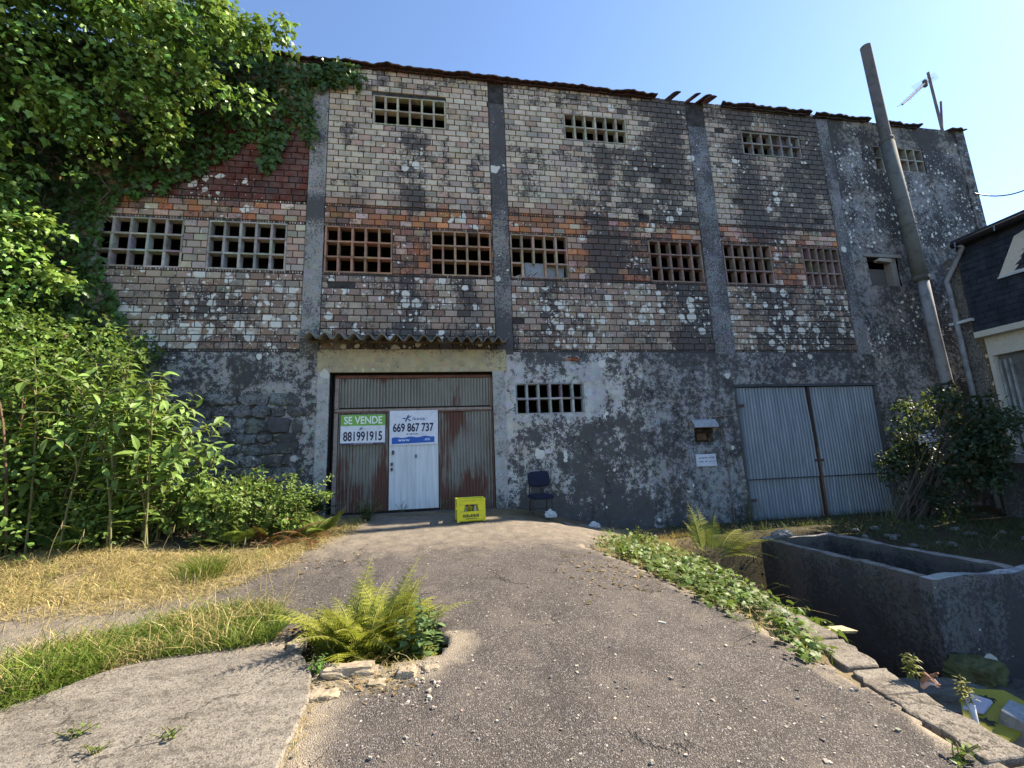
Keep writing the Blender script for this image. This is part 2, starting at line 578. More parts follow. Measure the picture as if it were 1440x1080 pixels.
def mat_asphalt():
    m = NT('old_asphalt')
    d = m.attr('dust', 'Fac')
    c1 = m.sep(m.voro(120, out='Color')); dist = m.voro(120)
    c2 = m.sep(m.voro(190, out='Color'))
    big = m.noise(0.9, 5, 0.6); mid = m.noise(6, 5, 0.65); fi = m.noise(160, 2, 0.6)
    base = m.mix(m.step(0.3, 0.7, big), (0.062, 0.052, 0.047), (0.106, 0.089, 0.078))
    base = m.mix(m.math('MULTIPLY', mid, 0.45), base, (0.075, 0.063, 0.057))
    # aggregate
    st = m.mix(c1[1], (0.16, 0.14, 0.13), (0.40, 0.36, 0.32))
    base = m.mix(m.math('MULTIPLY', m.math('GREATER_THAN', c1[0], 0.82), 0.55), base, st)
    base = m.mix(m.math('MULTIPLY', m.math('LESS_THAN', c1[2], 0.28), 0.42), base, (0.03, 0.027, 0.026))
    base = m.mix(m.math('MULTIPLY', m.math('GREATER_THAN', c2[0], 0.88), 0.4), base, (0.36, 0.33, 0.29))
    base = m.mix(m.math('MULTIPLY', m.math('LESS_THAN', c2[1], 0.2), 0.45), base, (0.03, 0.028, 0.027))
    # sparse pale stones
    c3 = m.sep(m.voro(26, out='Color')); d3 = m.voro(26)
    sp_ = m.math('MULTIPLY', m.math('GREATER_THAN', c3[0], 0.93), m.step(0.22, 0.17, d3))
    base = m.mix(m.math('MULTIPLY', sp_, 0.85), base, (0.50, 0.46, 0.40))
    # fine cracks
    w = m.node('ShaderNodeVectorMath', operation='ADD'); m.link(m.pos(), w.inputs[0])
    pt = m.noise(2.6, 6, 0.68, dist=.6)
    base = m.mix(m.math('MULTIPLY', m.step(0.5, 0.68, pt), 0.45), base, (0.17, 0.142, 0.115))
    base = m.mix(m.math('MULTIPLY', m.step(0.46, 0.32, pt), 0.45), base, (0.055, 0.046, 0.042))
    s = m.node('ShaderNodeVectorMath', operation='SCALE'); m.link(m.noise(2.2, 5, 0.7, color=True), s.inputs[0]); s.inputs['Scale'].default_value = 0.9
    m.link(s.outputs[0], w.inputs[1])
    e = m.voro(0.55, w.outputs[0], 'DISTANCE_TO_EDGE')
    ck = m.math('MULTIPLY', m.step(0.012, 0.003, e), m.step(0.50, 0.60, m.noise(1.1, 3, 0.5)))
    base = m.mix(m.math('MULTIPLY', ck, 0.65), base, (0.014, 0.013, 0.012))
    # sand and dust
    dv = m.math('ADD', m.math('MULTIPLY', d, 0.75), m.math('MULTIPLY', mid, 0.5))
    base = m.mix(m.math('MULTIPLY', m.step(0.42, 0.85, dv), 0.85), base, m.mix(c1[0], (0.24, 0.195, 0.145), (0.36, 0.30, 0.225)))
    hgt = m.math('ADD', m.math('MULTIPLY', dist, -0.8), m.math('ADD', m.math('MULTIPLY', fi, 0.6), m.math('MULTIPLY', ck, -2.0)))
    return m.finish(base, 0.88, m.bump(hgt, 0.75, 0.012), 0, 0.2)


def mat_ground():
    m = NT('dry_soil')
    n = m.noise(1.4, 5, 0.6); f = m.noise(40, 4, 0.7); d = m.attr('dark', 'Fac')
    c = m.mix(m.step(0.3, 0.7, n), (0.15, 0.115, 0.07), (0.27, 0.21, 0.125))
    c = m.mix(m.math('MULTIPLY', m.step(0.5, 0.75, f), 0.6), c, (0.055, 0.043, 0.03))
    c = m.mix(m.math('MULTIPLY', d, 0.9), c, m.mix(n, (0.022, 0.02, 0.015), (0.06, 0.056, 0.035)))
    return m.finish(c, 0.95, m.bump(f, 0.8, 0.03), 0, 0.1)


def mat_slab():
    m = NT('rough_concrete_slab')
    n = m.noise(1.6, 5, 0.6); st = m.noise(1.0, 5, 0.65, vec=m.scale((3, 9, 9))); f = m.noise(110, 3, 0.7)
    c = m.mix(m.step(0.3, 0.72, n), (0.29, 0.255, 0.21), (0.20, 0.172, 0.14))
    c = m.mix(m.math('MULTIPLY', m.step(0.45, 0.72, st), 0.75), c, (0.115, 0.096, 0.076))
    c = m.mix(m.math('MULTIPLY', m.step(0.47, 0.7, m.noise(24, 5, .75)), 0.75), c, (0.06, 0.052, 0.043))
    c2 = m.sep(m.voro(130, out='Color'))
    c = m.mix(m.math('MULTIPLY', m.math('GREATER_THAN', c2[0], 0.88), 0.4), c, (0.37, 0.335, 0.285))
    c = m.mix(m.math('MULTIPLY', m.math('LESS_THAN', c2[1], 0.16), 0.6), c, (0.05, 0.044, 0.038))
    w = m.node('ShaderNodeVectorMath', operation='ADD'); m.link(m.pos(), w.inputs[0])
    sw = m.node('ShaderNodeVectorMath', operation='SCALE'); m.link(m.noise(2.2, 5, 0.7, color=True), sw.inputs[0]); sw.inputs['Scale'].default_value = 0.7
    m.link(sw.outputs[0], w.inputs[1])
    e = m.voro(0.7, w.outputs[0], 'DISTANCE_TO_EDGE')
    c = m.mix(m.math('MULTIPLY', m.step(0.008, 0.002, e), 0.7), c, (0.03, 0.026, 0.022))
    lv = m.noise(7, 6, 0.75, vec=m.scale((1, 2.2, 1)))
    c = m.mix(m.math('MULTIPLY', m.step(0.55, 0.66, lv), 0.5), c, (0.075, 0.063, 0.05))
    c = m.mix(m.math('MULTIPLY', m.step(0.42, 0.34, lv), 0.35), c, (0.36, 0.325, 0.27))
    return m.finish(c, 0.92, m.bump(m.math('ADD', f, m.math('MULTIPLY', lv, 2.0)), 0.8, 0.014), 0, 0.15)


M['door'] = mat_corr_door()
M['white_door'] = mat_white_door()
M['galv'] = mat_galv()
M['asphalt'] = mat_asphalt()
M['ground'] = mat_ground()
M['slab'] = mat_slab()
M['ivy'] = mat_leaf('ivy_leaf', 0.42, 0.30, 0.4)
M['leaf'] = mat_leaf('soft_leaf', 0.5, 0.38, 0.35)
M['fern'] = mat_leaf('fern_leaf', 0.6, 0.4, 0.25)
M['grass'] = mat_leaf('grass_blade', 0.6, 0.35, 0.25)
M['stem'] = mat_tint('plant_stem', 0.8, 0.2, 40, 0.3)
M['rock'] = mat_tint('pale_rock', 0.92, 0.15, 22, 0.5, (0.07, 0.06, 0.048), 0.8)
M['paint'] = mat_tint('sign_print', 0.55, 0.3, 9, 0.22, bump=0.02)
M['plastic'] = mat_tint('moulded_plastic', 0.5, 0.4, 14, 0.3, (0.16, 0.14, 0.04), 0.05)
M['fabric'] = mat_simple('navy_fabric', (0.012, 0.016, 0.036), 0.9, 0.3, 60, bump=0.4)

# ------------------------------------------------------------------ world and sun
SUN_EL, SUN_AZ = rad(41), rad(85.0)      # azimuth from +Y towards +X
w = bpy.data.worlds.new('World'); SC.world = w; w.use_nodes = True
nt = w.node_tree; nt.nodes.clear()
sky = nt.nodes.new('ShaderNodeTexSky'); sky.sky_type = 'NISHITA'; sky.sun_disc = False
sky.sun_elevation = SUN_EL; sky.sun_rotation = SUN_AZ
sky.air_density = 0.85; sky.dust_density = 0.16; sky.ozone_density = 6.0
bg = nt.nodes.new('ShaderNodeBackground'); bg.inputs[1].default_value = 0.14
wo = nt.nodes.new('ShaderNodeOutputWorld')
nt.links.new(sky.outputs[0], bg.inputs[0]); nt.links.new(bg.outputs[0], wo.inputs[0])
sl = bpy.data.lights.new('sun', 'SUN'); sl.energy = 5.0; sl.angle = rad(0.5); sl.color = (1.0, 0.95, 0.87)
so = bpy.data.objects.new('sun', sl); COL.objects.link(so)
sd = Vector((math.sin(SUN_AZ) * math.cos(SUN_EL), math.cos(SUN_AZ) * math.cos(SUN_EL), math.sin(SUN_EL)))
so.rotation_euler = sd.to_track_quat('Z', 'Y').to_euler()
so.location = (8, -4, 20)
SC.view_settings.view_transform = 'Standard'; SC.view_settings.look = 'None'
SC.view_settings.exposure = 1.5; SC.view_settings.gamma = 1.0
SC.view_settings.use_white_balance = True; SC.view_settings.white_balance_temperature = 7400; SC.view_settings.white_balance_tint = 10

# ------------------------------------------------------------------ ground sheet
def axis(lo, hi, step, far):
    a = list(np.arange(lo, hi + 1e-6, step))
    s = step; x = hi; r = []
    while x < far: s *= 1.35; x += s; r.append(x)
    s = step; x = lo; l = []
    while x > -far: s *= 1.35; x -= s; l.append(x)
    return np.array(l[::-1] + a + r)


gx = axis(-8, 9, 0.11, 900); gy = axis(1.2, 8.9, 0.11, 900)
GX, GY = np.meshgrid(gx, gy)
GZ = h(GX, GY)
GZ = np.where((GX > -8.5) & (GX < 9) & (GY > 1) & (GY < 9), GZ, GZ)
amp = 0.012 + 0.05 * ((GX > kerb_x(GY)) & (GY < 7.4))
GZ = GZ + amp * np.array([[fbm(a, b, 3.0, 3) for a, b in zip(ra, rb)] for ra, rb in zip(np.clip(GX, -40, 40), np.clip(GY, -40, 40))])
GZ = np.where(GY > 8.82, np.minimum(GZ, 0.0), GZ) - 0.03
ny, nx = GX.shape
idx = np.arange(nx * ny).reshape(ny, nx)
fa = np.stack([idx[:-1, :-1], idx[:-1, 1:], idx[1:, 1:], idx[1:, :-1]], -1).reshape(-1, 4)
dark = np.clip((hbase(GX, GY) - GZ - 0.1) * 4, 0, 1)  # shade of pit and hole put into the soil colour, by depth
dark = np.maximum(dark, sstep(3.5, 5.0, GX) * 0.9)  # soil painted darker on the shadowed side around tank and gate
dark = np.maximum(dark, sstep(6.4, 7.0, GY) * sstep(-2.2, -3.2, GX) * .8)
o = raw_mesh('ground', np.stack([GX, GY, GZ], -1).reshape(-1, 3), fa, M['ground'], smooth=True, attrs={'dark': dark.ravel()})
tag(o, kind='structure')

# ------------------------------------------------------------------ asphalt
SLABPX = [(-330, 1160), (-180, 1090), (-60, 1035), (60, 990), (130, 962), (200, 944), (290, 932), (370, 925), (425, 930), (437, 948), (438, 985), (420, 1035), (395, 1090), (375, 1180), (340, 1320), (-330, 1320)]
SLAB = gpoly(SLABPX)
ASPX = [(-260, 905), (0, 858), (150, 850), (215, 838), (270, 830), (335, 812), (390, 792), (440, 765), (500, 742), (520, 728), (640, 724), (770, 736), (850, 742), (905, 752), (845, 765), (828, 772), (880, 790), (950, 822), (1020, 855), (1100, 900), (1160, 935), (1240, 985), (1310, 1022), (1400, 1072), (1480, 1120), (1500, 1300), (-260, 1300)]
ASP = gpoly([p for p in ASPX[:-2]])
ASP = ASP + [(3.0, 1.0), (-6.0, 1.0), (-9.0, 3.5)]
st = 0.045
ax = np.arange(-7.5, 3.4, st); ay = np.arange(1.0, 8.85, st)
AX, AY = np.meshgrid(ax, ay)
jx = np.array([[fbm(a, b, 4.0, 4) for a, b in zip(ra, rb)] for ra, rb in zip(AX, AY)])
jy = np.array([[fbm(a + 9, b, 4.0, 4) for a, b in zip(ra, rb)] for ra, rb in zip(AX, AY)])
fine = rng.normal(0, 0.012, AX.shape)
TX, TY = AX + jx * 0.10 + fine, AY + jy * 0.10 + fine
keep = inpoly(TX, TY, ASP) & ~inpoly(AX + jx * .05 + fine * .6, AY + jy * .05, [tuple(HC + (np.array(p) - HC) * 1.0) for p in HOLE])
AZ = hbase(AX, AY) + 0.018 + 0.012 * jx
AZ = np.where(AY > 8.0, AZ - 0.0, AZ)


def dist_to(poly, X, Y):
    pd = np.full(X.shape, 9.0)
    n = len(poly)
    for i in range(n):
        a = np.array(poly[i]); b = np.array(poly[(i + 1) % n]); ab = b - a
        t = np.clip(((X - a[0]) * ab[0] + (Y - a[1]) * ab[1]) / (ab @ ab + 1e-9), 0, 1)
        pd = np.minimum(pd, np.hypot(X - a[0] - t * ab[0], Y - a[1] - t * ab[1]))
    return pd


dust = np.clip(1 - dist_to(ASP, AX, AY) / 0.35, 0, 1) * (.6 + .6 * jx)
dust = np.maximum(dust, 0.9 * np.clip(1 - dist_to(SLAB, AX, AY) / 0.45, 0, 1))
hole_front = HOLE[1:6]
dh = np.clip(1 - dist_to(hole_front, AX, AY) / 0.45, 0, 1) * (AY < HC[1])
dust = np.maximum(dust, dh * 1.1)
dust = np.maximum(dust, 0.55 * sstep(-1.3, -3.0, AX) * sstep(3.0, 4.0, AY))
dust = np.maximum(dust, 0.55 * sstep(4.8, 6.8, AY))
ny, nx = AX.shape
idx = np.arange(nx * ny).reshape(ny, nx)
kf = keep[:-1, :-1] & keep[:-1, 1:] & keep[1:, 1:] & keep[1:, :-1]
quad = np.stack([idx[:-1, :-1], idx[:-1, 1:], idx[1:, 1:], idx[1:, :-1]], -1)[kf]
V = np.stack([AX, AY, AZ], -1).reshape(-1, 3)
# skirt on the ragged rim
ed = np.concatenate([quad[:, [0, 1]], quad[:, [1, 2]], quad[:, [2, 3]], quad[:, [3, 0]]])
key = np.sort(ed, 1); _, inv, cnt = np.unique(key, axis=0, return_inverse=True, return_counts=True)
bd = ed[cnt[inv.ravel()] == 1]
bv = np.unique(bd); mp = {int(b): len(V) + i for i, b in enumerate(bv)}
low = V[bv] - np.array([0, 0, 0.07])
sk = np.array([(a, mp[int(a)], mp[int(b)], b) for a, b in bd])
used = np.unique(np.concatenate([quad.ravel(), sk.ravel()]))
V2 = np.concatenate([V, low]); dd = np.concatenate([dust.ravel(), dust.ravel()[bv]])
remap = np.full(len(V2), -1); remap[used] = np.arange(len(used))
o = raw_mesh('asphalt_driveway', V2[used], remap[np.concatenate([quad, sk])], M['asphalt'], smooth=True, attrs={'dust': dd[used]})
tag(o, kind='structure')

# concrete slab at lower left
b = MB()
cx_, cy_ = np.mean(np.array(SLAB), axis=0)
sub = []
for i in range(len(SLAB)):
    p, q = np.array(SLAB[i]), np.array(SLAB[(i + 1) % len(SLAB)])
    n = max(1, int(np.linalg.norm(q - p) / 0.06))
    for k in range(n):
        s = p + (q - p) * k / n
        sub.append(tuple(s + rng.normal(0, 0.006, 2) + 0.035 * np.array([fbm(s[0], s[1], 2.5, 4, 1.0), fbm(s[0], s[1], 2.5, 4, 6.0)])))
inner = [(cx_ + (x - cx_) * 0.985, cy_ + (y - cy_) * 0.985) for x, y in sub]
n = len(sub)
hz = lambda x, y, d: float(hbase(x, y)) + d
vs = [(x, y, hz(x, y, -0.08)) for x, y in sub] + [(x, y, hz(x, y, 0.045)) for x, y in sub] + [(x, y, hz(x, y, 0.062)) for x, y in inner]
fs = [(i, (i + 1) % n, (i + 1) % n + n, i + n) for i in range(n)] + [(i + n, (i + 1) % n + n, (i + 1) % n + 2 * n, i + 2 * n) for i in range(n)] + [tuple(range(2 * n, 3 * n))]
b.add(vs, fs)
tag(b.build('concrete_slab', M['slab']), kind='structure')

# kerb slabs along the pit
b = MB()
ky = [1.4, 2.02, 2.62, 2.95, 3.42, 3.95, 4.5, 5.1, 5.8]
for i in range(len(ky) - 1):
    y0, y1 = ky[i] + 0.015, ky[i + 1] - 0.015
    tl = random.uniform(-0.02, 0.02)
    poly = []
    m_ = 7
    x_in = lambda y: float(kerb_x(y)) - 0.24
    for k in range(m_):
        y = y0 + (y1 - y0) * k / (m_ - 1); poly.append((x_in(y) + random.uniform(-.025, .025), y))
    for k in range(m_):
        y = y1 + (y0 - y1) * k / (m_ - 1); poly.append((float(kerb_x(y)) + 0.05 + random.uniform(-.02, .02), y))
    zt = 0.012 + random.uniform(-.015, .015)
    b.slab(poly, lambda x, y: -1.25, lambda x, y, zt=zt, tl=tl: float(hbase(x, y)) * .6 + zt + tl * (x - 3) * 2)
tag(b.build('kerb', M['slab'], bevel=0.012), kind='structure')
# ------------------------------------------------------------------ the old warehouse
WH = thing('warehouse', 'long derelict warehouse with mouldy brick upper storeys, block vents and plastered base', 'building', (0, D, 0))

PILL = [(-2.80, -2.45), (1.13, 1.49), (6.24, 6.74), (10.08, 10.42)]
XL, XR = -13.0, 14.92
WIN = {  # x0, x1, z0, z1, cols, rows, tint
    'W1': (-6.65, -5.10, 5.56, 6.60, 5, 3, (0.36, 0.33, 0.28)),
    'W2': (-4.64, -3.17, 5.56, 6.60, 5, 3, (0.36, 0.33, 0.28)),
    'W3': (-2.42, -1.05, 5.56, 6.60, 5, 3, (0.36, 0.20, 0.13)),
    'W4': (-0.24, 1.08, 5.56, 6.60, 5, 3, (0.38, 0.24, 0.16)),
    'W5': (1.52, 2.84, 5.56, 6.60, 5, 3, (0.36, 0.25, 0.18)),
    'W6': (4.84, 6.20, 5.56, 6.60, 5, 3, (0.22, 0.15, 0.12)),
    'W7': (6.78, 8.10, 5.56, 6.60, 5, 3, (0.23, 0.17, 0.14)),
    'W8': (8.98, 10.04, 5.56, 6.60, 5, 3, (0.24, 0.17, 0.145)),
    'U0': (-4.72, -3.55, 9.40, 9.98, 5, 2, (0.22, 0.18, 0.14)),
    'U1': (-1.50, 0.12, 9.14, 9.88, 6, 2, (0.40, 0.36, 0.25)),
    'U2': (2.96, 4.57, 9.14, 9.86, 6, 2, (0.37, 0.34, 0.26)),
    'U3': (7.75, 9.47, 9.14, 9.80, 6, 2, (0.24, 0.22, 0.20)),
    'U4': (11.75, 13.38, 9.00, 9.74, 6, 2, (0.27, 0.25, 0.22)),
    'L1': (1.50, 3.00, 2.51, 3.18, 6, 2, (0.30, 0.30, 0.29)),
}
OPEN = (10.86, 11.78, 5.62, 6.40)      # plain broken opening
DOOR = (-2.22, 1.02, 0.3, 3.43)
GATE = (6.60, 10.38, -0.1, 3.05)
NICHE = (5.48, 5.92, 1.80, 2.12)
BANDS = [(3.91, 5.50), (5.56, 6.60), (6.66, 7.06), (7.12, 10.56)]
DOTS = [(3.85, 3.91), (5.50, 5.56), (6.60, 6.66), (7.06, 7.12)]

BLOBS = [  # dark runs: x, half width, top, bottom, amount
    (-0.62, 0.34, 9.05, 7.0, 0.62), (0.12, 0.12, 9.0, 7.3, 0.45), (-0.65, 0.18, 5.5, 3.9, 0.7), (0.55, 0.20, 5.5, 4.6, 0.4),
    (-2.05, 0.16, 9.3, 8.6, 0.4), (-1.9, 0.25, 8.2, 7.0, 0.25), (0.9, 0.16, 8.8, 7.1, 0.30), (2.0, 0.35, 8.9, 7.1, 0.30),
    (2.35, 0.22, 5.4, 4.4, 0.4), (3.3, 0.6, 9.1, 7.1, 0.32), (3.9, 0.2, 9.1, 7.4, 0.45), (3.6, 0.35, 7.1, 5.6, 0.50), (5.55, 0.75, 10.6, 7.0, 0.62),
    (4.6, 0.3, 9.0, 7.2, 0.4), (7.75, 0.40, 10.6, 7.0, 0.55), (9.3, 0.9, 10.6, 7.0, 0.5), (5.85, 0.45, 5.5, 3.9, 0.65),
    (8.05, 0.45, 5.5, 3.9, 0.65), (9.4, 0.6, 5.5, 3.9, 0.42), (4.2, 0.5, 6.6, 5.6, 0.15), (-5.2, 0.25, 5.4, 4.4, 0.35), (-4.2, 0.8, 5.2, 4.5, 0.38),
    (10.3, 0.5, 10.5, 8.0, 0.6), (11.55, 0.3, 10.2, 8.4, 0.6), (13.7, 0.5, 10.4, 9.2, 0.5), (14.3, 0.5, 9.4, 7.4, 0.35), (12.0, 0.5, 9.0, 7.0, 0.4),
]


def grime_at(x, z):
    n = fbm(x, z, 0.55, 4, 2.0); st_ = fbm(x * 1.9, z * 0.22, 1.0, 3, 7.0)
    if z > 3.88:
        g = 0.15 + 0.22 * n + 0.26 * max(0, st_)
        g += 0.08 * float(sstep(2.2, 6.5, x))
        if 5.5 < z < 7.1: g += 0.13
        g += (.08 if z < 5.53 else 0) + 0.10 * float(sstep(5.2, 3.9, z)) + .10 * float(sstep(9.9, 10.5, z)) + 0.10 * float(sstep(7.6, 7.1, z)) * (z > 7.1)
        if z < 4.5 and -1.9 < x < 1.6: g += 0.65 * float(sstep(4.5, 4.05, z)) + 0.1
        if z > 10.0: g += 0.15
        if x > 10.42: g += 0.10 + .15 * float(sstep(7, 5, z))
        if -2.4 < x < 6 and 5.5 < z < 6.6: g += .06
        if x < -2.8: g -= 0.06
    else:
        g = 0.52 + 0.35 * n + 0.22 * st_
        g += 0.18 * float(sstep(3.2, 3.8, z))
        g += 0.22 * float(sstep(1.2, 0.2, z))
        if 1.2 < x < 3.4 and 2.3 < z < 3.6: g -= 0.30
        if 1.5 < x < 4.3 and z < 2.45: g += .20 + .1 * float(sstep(1.6, .6, z))
        if 1.0 < x < 1.6: g -= 0.15
        if 1.6 < x < 2.4 and 1.2 < z < 2.0: g -= 0.25
        if 5.25 < x < 6.45: g -= 0.30 * float(sstep(2.0, 1.7, z)); g -= .1
        if x > 4.4: g = 0.45 * g + 0.36
        if x < -2.3: g = 0.6 * g + 0.20
        if -2.5 < x < 1.4: g -= 0.12
    for bx, bw, zt, zb, am in BLOBS:
        if zb - .3 < z < zt + .2 and abs(x - bx) < bw * 2:
            k = math.exp(-((x - bx + 0.06 * math.sin(z * 5)) / bw) ** 2)
            g += am * k * float(sstep(zb - .3, zb + .3, z)) * float(sstep(zt + .15, zt - .15, z))
    return min(1.15, max(0.0, g))


def lich_at(x, z):
    n = fbm(x + 31, z, 0.8, 3, 4.0)
    if z > 3.88:
        v = 0.0 + 0.26 * n
        if z < 5.5: v += 0.34 + .3 * n
        if 5.5 < z < 7.2: v += 0.02
        if x < 1.2 and z < 5.5: v += 0.06
        if z > 7.2 and x < 1.2: v -= 0.06
        if 4.4 < x < 10.4: v += 0.05
        if x > 10.42: v += (0.42 if z > 6.6 else -0.08)
        if x > 10.42 and z > 9.7: v -= .3
    else:
        v = 0.02 + 0.05 * n
    return min(0.9, max(0.0, v))


def wall_attrs(V):
    g = np.array([grime_at(p[0], p[2]) for p in V]); l = np.array([lich_at(p[0], p[2]) for p in V])
    return {'grime': g, 'lich': l}


def grid_wall(b, x0, x1, z0, z1, holes, step, yf, tintf, amp=0.0):
    xs = set(np.round(np.arange(x0, x1, step), 4).tolist() + [x0, x1]); zs = set(np.round(np.arange(z0, z1, step), 4).tolist() + [z0, z1])
    for hx0, hx1, hz0, hz1 in holes:
        for q in (hx0, hx1):
            if x0 < q < x1: xs.add(q)
        for q in (hz0, hz1):
            if z0 < q < z1: zs.add(q)
    xs = sorted(xs); zs = sorted(zs)
    ids = {}
    for j in range(len(zs) - 1):
        for i in range(len(xs) - 1):
            mx, mz = (xs[i] + xs[i + 1]) / 2, (zs[j] + zs[j + 1]) / 2
            if any(a < mx < c and d < mz < e for a, c, d, e in holes): continue
            q = []
            for ii, jj in ((i, j), (i + 1, j), (i + 1, j + 1), (i, j + 1)):
                if (ii, jj) not in ids:
                    ids[(ii, jj)] = len(b.v)
                    x, z = xs[ii], zs[jj]
                    b.v.append((x, yf + amp * fbm(x, z, 2.2, 4, 5.0), z))
                q.append(ids[(ii, jj)])
            b.f.append(q); b.c.append(tintf(mx, mz))


HOLES = [v[:4] for v in WIN.values()] + [OPEN, DOOR, GATE, NICHE]

# mortar backing of the brick storeys
b = MB()
grid_wall(b, XL, 10.42, 3.80, 10.56, HOLES, 0.8, D + 0.012, lambda x, z: (0.1, 0.1, 0.1))
b.build('mortar_bed', M['mortar'], WH)


def reveal(b, hx0, hx1, hz0, hz1, y0, y1, tint):
    b.add([(hx0, y0, hz0), (hx1, y0, hz0), (hx1, y0, hz1), (hx0, y0, hz1), (hx0, y1, hz0), (hx1, y1, hz0), (hx1, y1, hz1), (hx0, y1, hz1)],
          [(0, 1, 5, 4), (1, 2, 6, 5), (2, 3, 7, 6), (3, 0, 4, 7)], tint)


# structure behind: reveals, end walls, roof, floor, back wall
b = MB()
for q in HOLES:
    if q is NICHE: continue
    reveal(b, *q, D + 0.012, D + 0.24, (0.1, 0.1, 0.1))
b.box(XL, XR - 0.02, 20.0, 20.25, -0.2, 12.0)
b.box(XL, XL + 0.25, D + 0.25, 20.0, -0.2, 12.0)
b.box(XL + .25, XR - 0.3, D + 0.30, 20.0, 0.02, 0.05)
b.box(XL + .25, XR - 0.3, D + 3.2, D + 3.35, 0.06, 10.6)     # inner cross wall, keeps the rooms dark
b.box(XL + .25, XR - 0.3, D + 0.26, D + 3.19, 3.60, 3.75)
b.box(XL + .25, XR - 0.3, D + 0.26, D + 3.19, 7.15, 7.30)
b.build('inner_structure', M['interior'], WH)
b = MB()
b.add([(XL - .3, D + 0.05, 10.50), (XR - .05, D + 0.05, 10.44), (XR - .05, 20.3, 12.2), (XL - .3, 20.3, 12.2), (XL - .3, D + 0.05, 10.57), (XR - .05, D + 0.05, 10.51), (XR - .05, 20.3, 12.3), (XL - .3, 20.3, 12.3)],
      [(3, 2, 1, 0), (4, 5, 6, 7), (0, 1, 5, 4), (1, 2, 6, 5), (2, 3, 7, 6), (3, 0, 4, 7)], (0.10, 0.055, 0.04))
b.build('roof', M['tile'], WH)


def hsv(c, dv=0.12, ds=0.04):
    k = math.exp(random.gauss(0, dv))
    return tuple(max(0.01, x * k + random.gauss(0, ds * x)) for x in c)


def mixc(a, b_, t):
    return tuple(x * (1 - t) + y * t for x, y in zip(a, b_))


CREAM, BUFF, PINK, GREYB, ORANGE, BROWN, DRED = (0.56, 0.46, 0.345), (0.48, 0.36, 0.245), (0.44, 0.29, 0.215), (0.34, 0.285, 0.24), (0.42, 0.165, 0.075), (0.27, 0.14, 0.09), (0.115, 0.034, 0.025)


def brick_tint(x, z):
    r = random.random()
    if -6.2 < x < -2.8 and 7.12 < z < 9.15: return hsv(DRED, 0.16, .05)
    if z > 7.12:
        if x < -2.8: return hsv(random.choice((BUFF, CREAM, PINK)), .15)
        c = CREAM if r < 0.72 else BUFF if r < 0.84 else PINK if r < 0.93 else GREYB
        c = mixc(c, GREYB, 0.35 * float(sstep(3, 7, x)) + 0.15 * random.random())
        if z < 7.5 and x < 4: c = mixc(c, mixc(BROWN, ORANGE, random.random() * .6), random.random() * float(sstep(7.55, 7.15, z)))
        return hsv(c, 0.09, .025)
    if z > 6.64:
        k = 0.66 if -2.4 < x < 3.4 else 0.3 if x < -2.4 else 0.30
        if fbm(x, z, 1.2, 3, 8) < -0.15: k *= .5
        return hsv(ORANGE if r < k else BROWN if r < k + 0.15 else PINK if r < .93 else CREAM, 0.2, .06)
    if z > 5.53:
        if x < -2.4: return hsv(GREYB if r < 0.35 else PINK if r < .8 else CREAM, 0.16)
        return hsv(ORANGE if r < (0.36 if x < 5 else .2) else BROWN if r < 0.72 else PINK if r < 0.94 else CREAM, 0.18, .06)
    c = PINK if r < 0.40 else GREYB if r < 0.6 else CREAM if r < 0.82 else BROWN if r < .95 else BUFF
    if x < -2.4 and z < 4.5 and r < 0.3: c = mixc(ORANGE, PINK, 0.5)
    if x < -5.0: c = mixc(c, BUFF, .6)
    if 6.8 < x < 7.6: c = mixc(c, BUFF, .7)
    return hsv(tuple(q * .80 for q in mixc(c, (.36, .27, .21), .4)), 0.12, .03)


